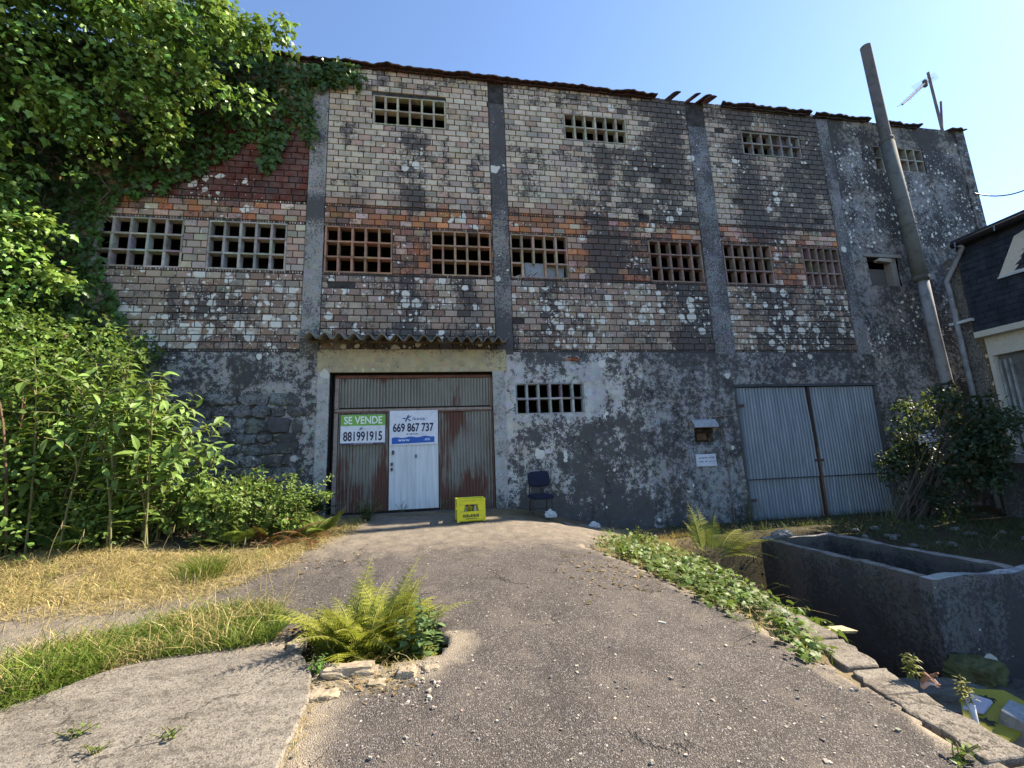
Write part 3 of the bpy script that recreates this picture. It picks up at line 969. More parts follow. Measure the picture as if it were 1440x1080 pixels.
# bricks, each one a small tapered block in the wall's own mesh
b = MB(); GO = []
segs = []
xe = [XL] + [q for p in PILL for q in p]
spans = [(XL, PILL[0][0]), (PILL[0][1], PILL[1][0]), (PILL[1][1], PILL[2][0]), (PILL[2][1], PILL[3][0])]
for z0, z1 in BANDS:
    nr = round((z1 - z0) / 0.146)
    ch = (z1 - z0) / nr
    for sx0, sx1 in spans:
        if sx0 == XL: sx0 = -8.6
        for r_ in range(nr):
            za, zb_ = z0 + r_ * ch, z0 + (r_ + 1) * ch
            x = sx0 - (0.135 if r_ % 2 else 0.0) - random.random() * 0.03
            while x < sx1 - 0.02:
                wv = 0.265 * random.uniform(0.96, 1.04)
                a, c = max(x, sx0 + .004), min(x + wv, sx1 - .004)
                x += wv
                parts = [(a, c)]
                for hx0, hx1, hz0, hz1 in HOLES:
                    if za < hz1 - .03 and zb_ > hz0 + .03:
                        np_ = []
                        for pa, pc in parts:
                            if pc <= hx0 or pa >= hx1: np_.append((pa, pc))
                            else:
                                if pa < hx0: np_.append((pa, hx0 - .004))
                                if pc > hx1: np_.append((hx1 + .004, pc))
                        parts = np_
                for pa, pc in parts:
                    if pc - pa < 0.035: continue
                    mx, mz = (pa + pc) / 2, (za + zb_) / 2
                    if random.random() < 0.004 or (abs(mx + 2.1) < 0.18 and abs(mz - 5.33) < .08): continue
                    j = 0.0045 if mx < 9 else 0.003
                    gp = 0.0095
                    fr = D - 0.012 - abs(random.gauss(0, 0.004)) - (0.004 if z0 > 7 else 0)
                    t = brick_tint(mx, mz)
                    rj = lambda: random.uniform(-j, j)
                    fx0, fx1, fz0, fz1 = pa + gp, pc - gp, za + gp, zb_ - gp
                    e = 0.006
                    vs = [(fx0 + e + rj(), fr + rj() * .5, fz0 + e + rj()), (fx1 - e + rj(), fr + rj() * .5, fz0 + e + rj()), (fx1 - e + rj(), fr + rj() * .5, fz1 - e + rj()), (fx0 + e + rj(), fr + rj() * .5, fz1 - e + rj()),
                          (fx0, fr + e, fz0), (fx1, fr + e, fz0), (fx1, fr + e, fz1), (fx0, fr + e, fz1),
                          (fx0, D + .02, fz0), (fx1, D + .02, fz0), (fx1, D + .02, fz1), (fx0, D + .02, fz1)]
                    fs = [(0, 1, 2, 3)]
                    for o1, o2 in ((0, 4), (4, 8)):
                        for k in range(4):
                            fs.append((o1 + k, o2 + k, o2 + (k + 1) % 4, o1 + (k + 1) % 4))
                    b.add(vs, fs, t)
                    go = random.gauss(0, 0.075) + (-.22 if random.random() < .10 * (mx > 1.5) else 0) + (.2 if random.random() < .05 else 0)
                    GO.extend([go] * 12)
# perforated brick-end courses
for z0, z1 in DOTS:
    for sx0, sx1 in spans:
        if sx0 == XL: sx0 = -8.6
        x = sx0 + .01
        while x < sx1 - 0.03:
            if random.random() < 0.93 and not (DOOR[0] < x < DOOR[1] and z0 < 3.5):
                t = hsv(brick_tint(x, z0 + (0.12 if z0 < 5.6 else -.1)), .2)
                b.box(x, x + 0.024 + random.uniform(-.004, .004), D - 0.014, D + 0.004, z0 + 0.012, z1 - 0.012, t, 0.002)
            x += 0.052
GO.extend([0.12] * (len(b.v) - len(GO)))
wa = wall_attrs(b.v); wa['grime'] = np.clip(wa['grime'] + np.array(GO), 0, 1.2)
q = MB()
for z0, z1 in DOTS:
    for sx0, sx1 in spans: q.box(max(sx0, -8.6), sx1, D + .004, D + .02, z0 + .004, z1 - .004)
q.build('perforated_course', M['interior'], WH)
brk = b.build('brickwork', M['brick'], WH, attrs=wa)

# concrete pillars
pc_ = [(0.30, 0.285, 0.26), (0.24, 0.225, 0.205), (0.21, 0.215, 0.22), (0.22, 0.22, 0.22)]
ptop = [9.95, 9.95, 9.9, 10.5]
for k, (px0, px1) in enumerate(PILL):
    b = MB()
    zs = np.arange(3.80, ptop[k] + 0.01, 0.12)
    prof = [(px0, D + .015), (px0, D - .028), (px0 + .02, D - .035), ((px0 + px1) / 2, D - .035), (px1 - .02, D - .035), (px1, D - .028), (px1, D + .015)]
    ids = []
    for z in zs:
        row = []
        for i, (x, y) in enumerate(prof):
            row.append(len(b.v)); b.v.append((x + (0.008 * fbm(x, z, 3, 3) if 0 < i < 6 else 0), y + (0.008 * fbm(x + 5, z, 3, 3) if 0 < i < 6 else 0), z))
        ids.append(row)
    for j in range(len(ids) - 1):
        for i in range(len(prof) - 1):
            b.f.append([ids[j][i], ids[j][i + 1], ids[j + 1][i + 1], ids[j + 1][i]]); b.c.append(hsv(pc_[k], .05))
    b.f.append(ids[-1][::1]); b.c.append(pc_[k])
    g = []
    for x, y, z in b.v:
        v = grime_at(x, z) * 0.5 + 0.12
        if k == 0: v = 0.36 + 0.25 * fbm(x, z, 1.0, 3) + 0.7 * float(sstep(7.5, 7.0, z)) * float(sstep(6.6, 7.0, z)) + .4 * float(sstep(4.6, 4.0, z))
        if k == 1: v = 0.56 + 0.3 * fbm(x, z, 1.0, 3) + 0.25 * float(sstep(7, 8.5, z)) + .5 * float(sstep(5.0, 4.2, z))
        if k == 2: v = 0.50 + 0.3 * fbm(x, z, 1.0, 3)
        if k == 3: v = 0.50 + 0.25 * fbm(x, z, 1.0, 3)
        g.append(v)
    b.build('pillar', M['concrete'], WH, attrs={'grime': g, 'lich': [0.02] * len(b.v)})

# plastered base storey and right bay
b = MB()


def ptint(x, z):
    if 5.30 < x < 6.5 and z < 2.0: return hsv((0.27, 0.285, 0.295), .04)
    if z > 3.88:
        if z > 9.7: return hsv((0.27, 0.25, 0.215), .05)
        if 10.7 < x < 12.1 and 4.5 < z < 7: return hsv((0.25, 0.225, 0.21), .05)
        return hsv((0.235, 0.235, 0.235), .05)
    if x > 4.4: return hsv((0.33, 0.325, 0.315), .05)
    if 1.4 < x < 3.5 and z > 2.3: return hsv((0.46, 0.455, 0.44), .04)
    if x < -2.3: return hsv((0.36, 0.345, 0.325), .06)
    return hsv((0.50, 0.475, 0.44), .05)


grid_wall(b, XL, XR, -1.4, 3.85, HOLES, 0.11, D - 0.02, ptint, 0.022)
n0 = len(b.v)
grid_wall(b, 10.42, XR, 3.85, 10.46, HOLES, 0.11, D - 0.02, ptint, 0.022)
# right end wall with a thin return
b.add([(XR, D - .02, -1), (XR, 20.2, -1), (XR, 20.2, 12.1), (XR, D - .02, 10.46)], [(0, 1, 2, 3)], (0.22, 0.22, 0.21))
b.box(XR - .28, XR + 0.03, D - 0.06, D + .1, -1, 10.5, (0.24, 0.24, 0.23))
# niche
nx0, nx1, nz0, nz1 = NICHE
b.add([(nx0, D - .02, nz0), (nx1, D - .02, nz0), (nx1, D - .02, nz1), (nx0, D - .02, nz1), (nx0 + .02, D + .22, nz0), (nx1 - .02, D + .22, nz0), (nx1 - .02, D + .22, nz1), (nx0 + .02, D + .22, nz1)],
      [(0, 1, 5, 4), (1, 2, 6, 5), (2, 3, 7, 6), (3, 0, 4, 7), (4, 5, 6, 7)], (0.20, 0.16, 0.12))
# ledge lines: edge of the render under the bricks, conduit scars
pl = b.build('plaster', M['plaster'], WH, attrs=wall_attrs(b.v), smooth=False)

# rubble stones showing where the render fell off
b = MB()
z = 0.62
while z < 2.95:
    rh = random.uniform(0.14, 0.36)
    x = -6.2 + random.uniform(-.1, .1)
    while x < -2.55:
        wv = random.uniform(0.22, 0.62)
        if not (random.random() < 0.15 and z > 2.3) and x + wv < -2.42:
            yf = D - 0.05 - random.uniform(0, 0.05)
            sx = lambda: random.uniform(-0.06, 0.06)
            n_ = 9
            cxm, czm = x + wv / 2, z + rh / 2
            outer = []
            for q in range(n_):
                a = 2 * math.pi * q / n_ + random.uniform(-.30, .30)
                e_ = 1 / max(abs(math.cos(a)), abs(math.sin(a))) ** 0.93
                outer.append((cxm + math.cos(a) * wv * .49 * e_ + sx() * .5, czm + math.sin(a) * rh * .49 * e_ + sx() * .4))
            vs = [(px_, D - .005, pz_) for px_, pz_ in outer] + [(px_, yf + .03, pz_) for px_, pz_ in outer] + [(cxm + (px_ - cxm) * .82, yf + random.uniform(-.02, .02), czm + (pz_ - czm) * .82) for px_, pz_ in outer] + [(cxm, yf - .012, czm)]
            fs = []
            for q in range(n_):
                q2 = (q + 1) % n_
                fs += [(q, q2, q2 + n_, q + n_), (q + n_, q2 + n_, q2 + 2 * n_, q + 2 * n_), (q + 2 * n_, q2 + 2 * n_, 3 * n_)]
            b.add(vs, fs, hsv((0.23, 0.23, 0.225), .18))
        x += wv * 0.98
    z += rh * 0.97
b.build('rubble_stonework', M['stone'], WH, attrs={'grime': [0.56 + 0.3 * fbm(p[0], p[2], 1.2, 3) for p in b.v], 'lich': [0.03] * len(b.v)})
# exposed orange brick in the render
b = MB()
for x0 in (2.62, 2.79):
    b.box(x0, x0 + .16, D - 0.045, D, 3.66, 3.70, (0.42, 0.13, 0.06), 0.008)
b.box(2.68, 2.9, D - 0.042, D, 3.715, 3.74, (0.36, 0.11, 0.05), 0.006)
b.build('exposed_brick', M['tile'], WH)


# block vents
def vent(key):
    x0, x1, z0, z1, nc, nr, t = WIN[key]
    b = MB()
    cw, chh = (x1 - x0) / nc, (z1 - z0) / nr
    yf = D - 0.006; dp = 0.15
    th = 0.045
    for i in range(nc + 1):
        x = x0 + i * cw
        a, c = x - th / 2, x + th / 2
        if i == 0: a, c = x0 - .004, x0 + th * .7
        if i == nc: a, c = x1 - th * .7, x1 + .004
        for j in range(nr):
            if key == 'W5' and i in (2,) and j == 0: continue
            za, zb_ = z0 + j * chh - .001, z0 + (j + 1) * chh + .001
            b.box(a, c, yf + random.uniform(-.004, .004), yf + dp, za, zb_, hsv(t, .16, .06), 0.0035)
    for j in range(nr + 1):
        z = z0 + j * chh
        a, c = z - th * .42, z + th * .42
        if j == 0: a, c = z0 - .004, z0 + th * .6
        if j == nr: a, c = z1 - th * .6, z1 + .004
        for i in range(nc):
            if key == 'W5' and i in (1, 2) and j == 1: continue
            b.box(x0 + i * cw - .001, x0 + (i + 1) * cw + .001, yf - .007 + random.uniform(-.003, .003), yf + dp - .008, a, c, hsv(t, .16, .06), 0.0035)
    o = b.build('vent_window', M['vent'], WH)
    if key == 'U3':       # half of this one is bricked shut behind the blocks
        q = MB(); q.box(x0 + 3 * cw, x1, D + .10, D + .18, z0, z1, (0.08, 0.085, 0.09)); q.build('blocking', M['plaster'], o, attrs={'grime': [.6] * 8, 'lich': [.1] * 8})
    if key == 'W8':
        q = MB(); q.box(x0, x1, D + .16, D + .22, z0, z1, (0.13, 0.10, 0.085)); q.build('blocking', M['plaster'], o, attrs={'grime': [.45] * 8, 'lich': [.1] * 8})
    if key == 'W5':
        q = MB()
        q.box(x0 + 1.2 * cw, x1 - .3 * cw, D + .12, D + .16, z0, z0 + chh * 1.2, (0.30, 0.33, 0.35), .02)
        for s in range(4): q.tube([(x0 + .1 + s * .1, D + .02, z0 + .03), (x0 + .25 + s * .12, D + .1, z0 + .12 + .03 * s)], 0.015, 5, (0.4, 0.38, 0.34))
        q.build('rubble', M['rock'], o)
    return o


for k in WIN: vent(k)

# the plain opening with its broken lintel
b = MB()
ox0, ox1, oz0, oz1 = OPEN
b.box(ox0 - .1, ox1 + .12, D - .05, D + .2, oz1 + .001, oz1 + .09, (0.24, 0.23, 0.21), .006)
b.box(ox0 + .35, ox0 + .75, D - .03, D + .1, oz1 - .10, oz1 - .02, (0.34, 0.31, 0.27), .02)
b.box(ox1 - .16, ox1, D + .02, D + .2, oz0, oz1, (0.22, 0.2, 0.18), .01)
b.box(ox0, ox1, D + .20, D + .25, oz0, oz1 - .22, (0.11, 0.10, 0.09), .01)
b.build('broken_lintel', M['rock'], WH)


# roof edge sheets
def corr_sheet(b, x0, x1, y0, y1, zf, pitch, amp, th, tintf, nper=6, skew=None, ragged=0.0):
    n = max(2, int((x1 - x0) / pitch * nper))
    top = []; bot = []
    ym = 3
    for i in range(n + 1):
        x = x0 + (x1 - x0) * i / n
        w_ = amp * math.cos(2 * math.pi * (x - x0) / pitch)
        rg = ragged * fbm(x, 0, 2.2, 3, 3.0)
        ct = []; cb_ = []
        for k in range(ym):
            y = (y0 + rg) + (y1 - y0 - rg) * k / (ym - 1)
            z_ = zf(x, y) + w_
            xx = x + (skew * (y - y0) if skew else 0)
            ct.append((xx, y, z_ + th)); cb_.append((xx, y, z_))
        top.append(ct); bot.append(cb_)
    vs = [p for c in top for p in c] + [p for c in bot for p in c]
    N_ = (n + 1) * ym
    for i in range(n):
        fs = []
        for k in range(ym - 1):
            a = i * ym + k; b2 = (i + 1) * ym + k
            fs += [(a, b2, b2 + 1, a + 1), (N_ + a, N_ + a + 1, N_ + b2 + 1, N_ + b2)]
        a = i * ym; b2 = (i + 1) * ym
        fs += [(a, N_ + a, N_ + b2, b2), (a + ym - 1, b2 + ym - 1, N_ + b2 + ym - 1, N_ + a + ym - 1)]
        if i == 0: fs += [(k, k + 1, N_ + k + 1, N_ + k) for k in range(ym - 1)]
        if i == n - 1: fs += [(b2 + k, N_ + b2 + k, N_ + b2 + k + 1, b2 + k + 1) for k in range(ym - 1)]
        if i == 0: o0 = len(b.v); b.v.extend(vs)
        for q in fs:
            b.f.append([v + o0 for v in q]); b.c.append(tintf(x0 + (x1 - x0) * i / n))


for (x0, x1, tilt, dz, c) in ((-6.0, 5.42, 0.14, 0.0, (0.07, 0.036, 0.028)), 
                              (7.22, 9.86, 0.16, -0.02, (0.085, 0.07, 0.062)), (10.0, 11.72, 0.16, -0.03, (0.08, 0.07, 0.064)), (12.2, 13.4, 0.16, -0.06, (0.075, 0.066, 0.06)), (14.45, 14.95, 0.4, -0.06, (0.10, 0.09, 0.075))):
    b = MB()
    sk = random.uniform(.25, .5) if x1 - x0 < 3 else 0.0
    corr_sheet(b, x0, x1, D - 0.17, D + 0.5, lambda x, y, t=tilt, dz=dz: 10.55 + dz + t * (y - D + 0.17) + 0.018 * fbm(x, 0, 1.2, 2) - 0.006 * (x - 0), 0.23, 0.010, 0.03, lambda x, c=c: hsv(c, .22, .08), 6, sk, 0.07)
    if x1 - x0 > 1:
        corr_sheet(b, x0 + .02, x1 - .1, D - 0.09, D + 0.5, lambda x, y, t=tilt, dz=dz: 10.50 + dz + t * (y - D + 0.17) - 0.006 * x, 0.23, 0.008, 0.02, lambda x, c=c: hsv(c, .25, .08), 4, sk, .05)
    b.build('roof_tiles', M['tile'], WH)

for (xc, rl, c) in ((5.86, -28, (0.07, .04, .03)), (6.42, -34, (0.13, .055, .036)), (6.86, -20, (0.12, .05, .034)), (6.72, -30, (0.10, .045, .032))):
    b = MB(); Mt = Matrix.Translation((xc, D + .02, 10.60)) @ Matrix.Rotation(rad(rl), 4, 'Y') @ Matrix.Rotation(rad(18), 4, 'X')
    for k in range(8):
        a0, a1 = -1 + k / 4, -.75 + k / 4
        f_ = lambda a: .05 * (1 - a * a)
        b.add([Mt @ Vector((.19 * a, y, f_(a) + t_)) for t_ in (0, .022) for y in (-.22, .3) for a in (a0, a1)], [(0, 1, 3, 2), (4, 6, 7, 5), (0, 4, 5, 1), (2, 3, 7, 6), (0, 2, 6, 4), (1, 5, 7, 3)], hsv(c, .15))
    b.build('loose_tile', M['tile'], WH)

# door surround: yellowed lintel and jambs
b = MB()
dx0, dx1, dz0, dz1 = DOOR
jw = lambda: 0
for (x0, x1, z0, z1, t) in ((-2.46, 1.32, 3.43, 3.90, (0.43, 0.36, 0.22)), (-2.44, -2.22, 0.3, 3.43, (0.40, 0.40, 0.38)), (1.02, 1.26, 0.3, 3.43, (0.36, 0.36, 0.345))):
    g = MB()
    grid_wall(g, x0, x1, z0, z1, [], 0.1, D - 0.052, lambda x, z, t=t: hsv(t, .05), 0.01)
    o0 = len(b.v)
    b.v.extend(g.v); b.f.extend([[i + o0 for i in q] for q in g.f]); b.c.extend(g.c)
    b.add([(x0, D - .05, z0), (x1, D - .05, z0), (x1, D - .05, z1), (x0, D - .05, z1), (x0, D + .1, z0), (x1, D + .1, z0), (x1, D + .1, z1), (x0, D + .1, z1)], [(0, 1, 5, 4), (1, 2, 6, 5), (2, 3, 7, 6), (3, 0, 4, 7)], t)
g = []
for x, y, z in b.v:
    v = 0.10 + 0.2 * fbm(x, z, 1.5, 3, 6)
    if z > 3.4: v += 0.28 * float(sstep(3.75, 3.9, z)) + .25 * float(sstep(.6, 1.25, x))
    else: v += 0.12 + .35 * float(sstep(1.3, .6, z))
    g.append(v)
b.build('door_surround', M['concrete'], WH, attrs={'grime': g, 'lich': [0.02] * len(b.v)})


def corr_panel(x0, x1, z0, z1, y, pitch, amp, nper=4, zs=6, flat=0.0):
    n = int((x1 - x0) / pitch * nper)
    xs = np.linspace(x0, x1, n + 1)
    ph = (np.arange(n + 1) % nper) / nper
    yy = y + amp * np.where(ph < 0.5, 0, 1) if nper == 4 else y + amp * np.cos(2 * np.pi * ph)
    zz = np.linspace(z0, z1, zs)
    V = np.array([(xs[i] , yy[i], z_) for z_ in zz for i in range(n + 1)])
    idx = np.arange(len(V)).reshape(zs, n + 1)
    f = np.stack([idx[:-1, :-1], idx[:-1, 1:], idx[1:, 1:], idx[1:, :-1]], -1).reshape(-1, 4)
    return V, f


GD = bpy.data.objects.new('garage_door', None); COL.objects.link(GD); GD.parent = WH; WORLD['garage_door'] = (0, D, 0)
yd = D + 0.13
for (x0, x1, z0, z1, gr) in ((-2.06, 0.98, 2.74, 3.33, 0.25), (-2.06, -1.10, 0.70, 2.62, 0.40), (-0.10, 0.98, 0.66, 2.62, 0.55)):
    V, f = corr_panel(x0, x1, z0, z1, yd, 0.062, 0.022)
    V[:, 1] += .03 * np.array([fbm(p[0], p[2], 1.5, 3, 8.0) for p in V])
    gg = gr + 0.5 * sstep(1.5, 0.7, V[:, 2]) + 0.35 * sstep(0.22, 0.0, np.abs(V[:, 0] + 1.25)) + 0.30 * sstep(.25, 0.05, np.abs(V[:, 0] - 0.15)) - 0.35 * sstep(.3, 0.1, np.abs(V[:, 0] - 0.55)) * (V[:, 2] > 1.6) - 0.3 * sstep(.25, .05, np.abs(V[:, 0] + 1.75)) + .25 * sstep(.1, 0, np.minimum(np.abs(V[:, 2] - 3.33), 9))
    raw_mesh('door_panel', V, f, M['door'], GD, attrs={'grime': gg})
b = MB()
pk = (0.30, 0.24, 0.205)
b.box(-2.14, 1.0, yd - .03, yd + .03, 2.655, 2.705, pk, .004); b.box(-2.14, 1.0, yd - .02, yd + .03, 2.625, 2.650, (0.22, 0.13, 0.10), .004)
b.box(-2.14, 1.0, yd - .03, yd + .03, 3.335, 3.39, (0.16, 0.07, 0.05), .005)
b.box(-2.14, -2.07, yd - .035, yd + .03, 0.7, 2.62, pk, .004); b.box(-2.14, -2.07, yd - .035, yd + .03, 2.71, 3.33, pk, .004)
b.box(0.985, 1.02, yd - .035, yd + .03, 0.62, 2.62, (0.20, 0.11, 0.085), .004); b.box(0.985, 1.02, yd - .035, yd + .03, 2.71, 3.33, (0.26, 0.15, 0.115), .004)
b.box(-2.1, 1.0, yd - .03, yd + .04, 0.60, 0.66, (0.09, 0.06, 0.05), .005)
b.build('door_frame', M['vent'], GD)
wd = MB()
# wicket door: shallow ribs below, flat sheet behind the poster
V, f = corr_panel(-1.08, -0.115, 0.71, 2.635, yd - .02, 0.12, 0.010)
wk = raw_mesh('wicket_door', V, f, M['white_door'], GD)
for q in ((-1.02, -0.99, 1.78, 1.86), (-1.045, -1.01, 1.56, 1.62), (-1.045, -1.01, 1.46, 1.52), (-0.57, -0.545, 1.70, 1.77)):
    b = MB(); b.box(q[0], q[1], yd - .055, yd - .01, q[2], q[3], (0.05, 0.05, 0.05)); b.build('lock', M['paint'], wk)
b = MB()
b.box(-2.2, 1.02, D + .22, D + .24, 0.3, 3.43, (0.02, 0.02, 0.02))
b.build('dark_backing', M['interior'], GD)
b = MB(); b.box(-2.22, 1.02, D - .01, D + .2, 0.5, 0.655, (0.2, 0.19, 0.17), .008)
b.build('threshold', M['rock'], WH)

# corrugated canopy over the door
b = MB()
corr_sheet(b, -2.72, -0.02, D - 0.62, D + 0.01, lambda x, y: 4.02 + 0.20 * (y - D + .62) - 0.020 * (x + 2.7), 0.262, 0.062, 0.016, lambda x: hsv((0.23, 0.21, 0.165), .1), 10, 0.0, 0.05)
corr_sheet(b, 0.06, 1.33, D - 0.56, D + 0.01, lambda x, y: 3.985 + 0.20 * (y - D + .56) - 0.012 * x, 0.21, 0.055, 0.016, lambda x: hsv((0.20, 0.185, 0.15), .1), 10, 0.0, 0.04)
cn = b.build('canopy', M['tile'], WH, smooth=True)
b = MB()
b.tube([(-2.02, D - .55, 4.12), (-2.05, D - .52, 3.80)], 0.012, 6, (0.12, 0.06, 0.04))
b.box(-2.6, 1.3, D - .28, D - .24, 3.975, 4.0, (0.12, 0.09, 0.06), .01)
b.build('canopy_bracket', M['vent'], cn)

# big grey double gate on the right
MG = bpy.data.objects.new('metal_gate', None); COL.objects.link(MG); MG.parent = WH; WORLD['metal_gate'] = (0, D, 0)
yg = D + 0.02
for (x0, x1) in ((6.63, 8.47), (8.55, 10.36)):
    for (z0, z1, dy) in ((0.94, 3.02, 0.0), (0.06, 0.95, 0.018)):
        V, f = corr_panel(x0, x1, z0, z1, yg + dy, 0.08, 0.020, 4, 8)
        gg = 0.1 + 0.55 * sstep(.22, 0, np.abs(V[:, 0] - 8.51)) * sstep(2.4, 1.2, V[:, 2]) + 0.35 * sstep(0.35, .06, V[:, 2]) + .3 * sstep(.12, 0, np.abs(V[:, 0] - 6.63))
        V[:, 1] += 0.02 * np.sin(V[:, 0] * 1.3) * np.sin(V[:, 2] * 1.2) + .012 * np.array([fbm(p[0], p[2], 1.6, 2, 3.3) for p in V])
        gg = gg + .25 * np.array([max(0, fbm(p[0] * 6, 0, 1.0, 2, z0)) for p in V]) + (z0 < .5) * .12
        raw_mesh('gate_sheet', V, f, M['galv'], MG, attrs={'grime': gg})
b = MB()
b.box(6.55, 10.42, D - .05, D + .12, 3.03, 3.09, (0.07, 0.075, 0.085), .004)
b.box(8.475, 8.545, D - .02, D + .06, 0.04, 3.0, (0.05, 0.035, 0.03), .004)
b.box(6.585, 6.63, D - .03, D + .06, 0.0, 3.03, (0.08, 0.085, 0.09), .004); b.box(10.36, 10.40, D - .03, D + .06, 0.0, 3.03, (0.1, 0.1, 0.1), .004)
b.box(6.6, 10.4, D + .10, D + .12, -.1, 3.03, (0.02, 0.02, 0.02))
b.box(6.64, 8.47, D - .012, D + .01, .93, .952, (.05, .055, .06)); b.box(8.55, 10.35, D - .012, D + .01, .93, .952, (.05, .055, .06))
b.box(8.50, 8.52, D - .035, D - .02, 0.1, 1.6, (0.20, 0.09, 0.05), .004)
b.build('gate_frame', M['vent'], MG)
for hx, hz_ in ((6.62, 2.6), (6.62, .5), (10.33, 2.6), (10.33, .5)):
    q = MB(); q.box(hx - .02, hx + .16, D - .03, D - .01, hz_ - .03, hz_ + .03, (.08, .06, .05), .003); q.build('hinge', M['vent'], MG)
q = MB(); q.box(8.40, 8.62, D - .035, D - .02, 1.28, 1.33, (.07, .05, .045), .003); q.box(8.48, 8.54, D - .06, D - .035, 1.17, 1.26, (.12, .11, .09), .004); q.build('hasp', M['vent'], MG)

# meter hood and conduits
b = MB()
nseg = 6
pr = [(D - .03, 2.31), (D - .07, 2.305), (D - .12, 2.27), (D - .17, 2.21), (D - .21, 2.13)]
vs = [(x, y, z) for x in (5.40, 5.97) for y, z in pr] + [(x, y + .012, z - .012) for x in (5.40, 5.97) for y, z in pr]
fs = [(i, i + 1, 6 + i, 5 + i) for i in range(4)] + [(10 + i, 15 + i, 16 + i, 11 + i) for i in range(4)] + [(4, 14, 19, 9)] + [(i, 10 + i, 11 + i, i + 1) for i in range(4)] + [(5 + i, 6 + i, 16 + i, 15 + i) for i in range(4)]
b.add(vs, fs, (0.33, 0.35, 0.37))
b.add([(5.94, D - .02, 2.30), (5.94, D - .2, 2.12), (5.94, D - .02, 1.98)], [(0, 1, 2)], (0.38, 0.36, 0.30))
b.build('meter_hood', M['rock'], WH)
b = MB()
b.box(5.60, 5.84, D + .10, D + .2, 1.86, 2.0, (0.16, 0.09, 0.05), .01); b.tube([(5.62, D + .05, 2.03), (6.0, D - .03, 2.03)], .012, 5, (0.03, 0.03, 0.03))
b.build('meter_box', M['vent'], WH)
b = MB()
b.tube([(6.17, D - .05, 0.05), (6.18, D - .05, 1.2), (6.12, D - .045, 2.05), (6.0, D - .045, 2.12)], 0.013, 6, (0.20, 0.15, 0.13))
b.tube([(5.98, D - .045, 2.36), (6.58, D - .05, 2.40)], 0.010, 6, (0.30, 0.22, 0.19))
b.build('wall_conduit', M['vent'], WH)

# ------------------------------------------------------------------ signs
def text_part(name, s, x0, x1, z0, z1, y, col, parent, bold=0.0, shear=0.0):
    cu = bpy.data.curves.new('lettering', 'FONT'); cu.body = s; cu.offset = bold; cu.shear = shear; cu.resolution_u = 4
    ob = bpy.data.objects.new('lettering', cu); COL.objects.link(ob)
    dg = bpy.context.evaluated_depsgraph_get(); dg.update()
    me = bpy.data.meshes.new_from_object(ob.evaluated_get(dg))
    V = np.array([v.co[:] for v in me.vertices]); fc = [list(p.vertices) for p in me.polygons]
    bpy.data.objects.remove(ob); bpy.data.curves.remove(cu); bpy.data.meshes.remove(me)
    lo, hi = V[:, :2].min(0), V[:, :2].max(0)
    P = np.stack([x0 + (V[:, 0] - lo[0]) / (hi[0] - lo[0]) * (x1 - x0), np.full(len(V), y), z0 + (V[:, 1] - lo[1]) / (hi[1] - lo[1]) * (z1 - z0)], 1)
    return raw_mesh(name, P, fc, M['paint'], parent, np.tile(np.array(col), (len(fc), 1)))


ys = D + 0.07
SG = thing('for_sale_sign', 'green and white for sale board with SE VENDE above a phone number', 'sign', (-1.58, ys, 2.0))
b = MB(); b.box(-2.01, -1.16, ys, ys + .02, 2.0, 2.585, (0.68, 0.70, 0.74)); b.build('board', M['paint'], SG)
b = MB(); b.box(-2.008, -1.162, ys - .003, ys + .001, 2.37, 2.583, (0.17, 0.42, 0.055)); b.build('green_band', M['paint'], SG)
b = MB(); b.box(-2.008, -1.162, ys - .003, ys + .001, 2.002, 2.03, (0.035, 0.03, 0.11)); b.build('blue_band', M['paint'], SG)
text_part('headline', 'SE VENDE', -1.945, -1.215, 2.40, 2.555, ys - .006, (0.80, 0.86, 0.78), SG, 0.022)
text_part('phone_number', '881991915', -1.955, -1.215, 2.065, 2.255, ys - .003, (0.018, 0.018, 0.055), SG, 0.024)
b = MB()
b.prism([(-1.655, 2.285), (-1.64, 2.315), (-1.595, 2.345), (-1.60, 2.315), (-1.625, 2.29)], ys - .003, ys + .001, (0.03, 0.08, 0.05))
b.prism([(-1.605, 2.285), (-1.565, 2.318), (-1.51, 2.285), (-1.565, 2.308)], ys - .003, ys + .001, (0.35, 0.45, 0.42))
b.build('leaf_emblem', M['paint'], SG)
b = MB()
x = -1.75
while x < -1.42:
    L = random.uniform(.02, .06); b.box(x, x + L, ys - .005, ys - .002, 2.011, 2.021, (0.45, 0.45, 0.55)); x += L + .012
b.build('small_print', M['paint'], SG)

yp = D + 0.09
SG2 = thing('estate_agent_poster', 'white poster with blue band and star emblem on the white wicket door', 'sign', (-0.6, yp, 1.98))
b = MB(); b.box(-1.075, -0.12, yp, yp + .01, 1.96, 2.655, (0.64, 0.67, 0.73)); b.build('sheet', M['paint'], SG2)
b = MB()
top = [(-1.03 + 0.84 * i / 14, 2.108 + 0.012 * math.sin(i * 1.3) + .02 * i / 14) for i in range(15)]
b.prism([(-1.03, 1.985), (-0.19, 2.005)] + top[::-1], yp - .004, yp + .001, (0.012, 0.10, 0.40)); b.build('blue_band', M['paint'], SG2)
text_part('phone_number', '669 867 737', -1.01, -0.205, 2.22, 2.40, yp - .003, (0.012, 0.014, 0.055), SG2, 0.028)
text_part('web_address', 'www', -0.91, -0.68, 2.033, 2.075, yp - .008, (0.62, 0.74, 0.86), SG2, 0.012)
text_part('web_address', '.es', -0.40, -0.28, 2.043, 2.088, yp - .008, (0.55, 0.70, 0.84), SG2, 0.01)
text_part('logo_text', 'ikesa', -0.625, -0.38, 2.455, 2.525, yp - .003, (0.05, 0.10, 0.22), SG2, 0.005)
b = MB()
cxs, czs = -0.74, 2.49
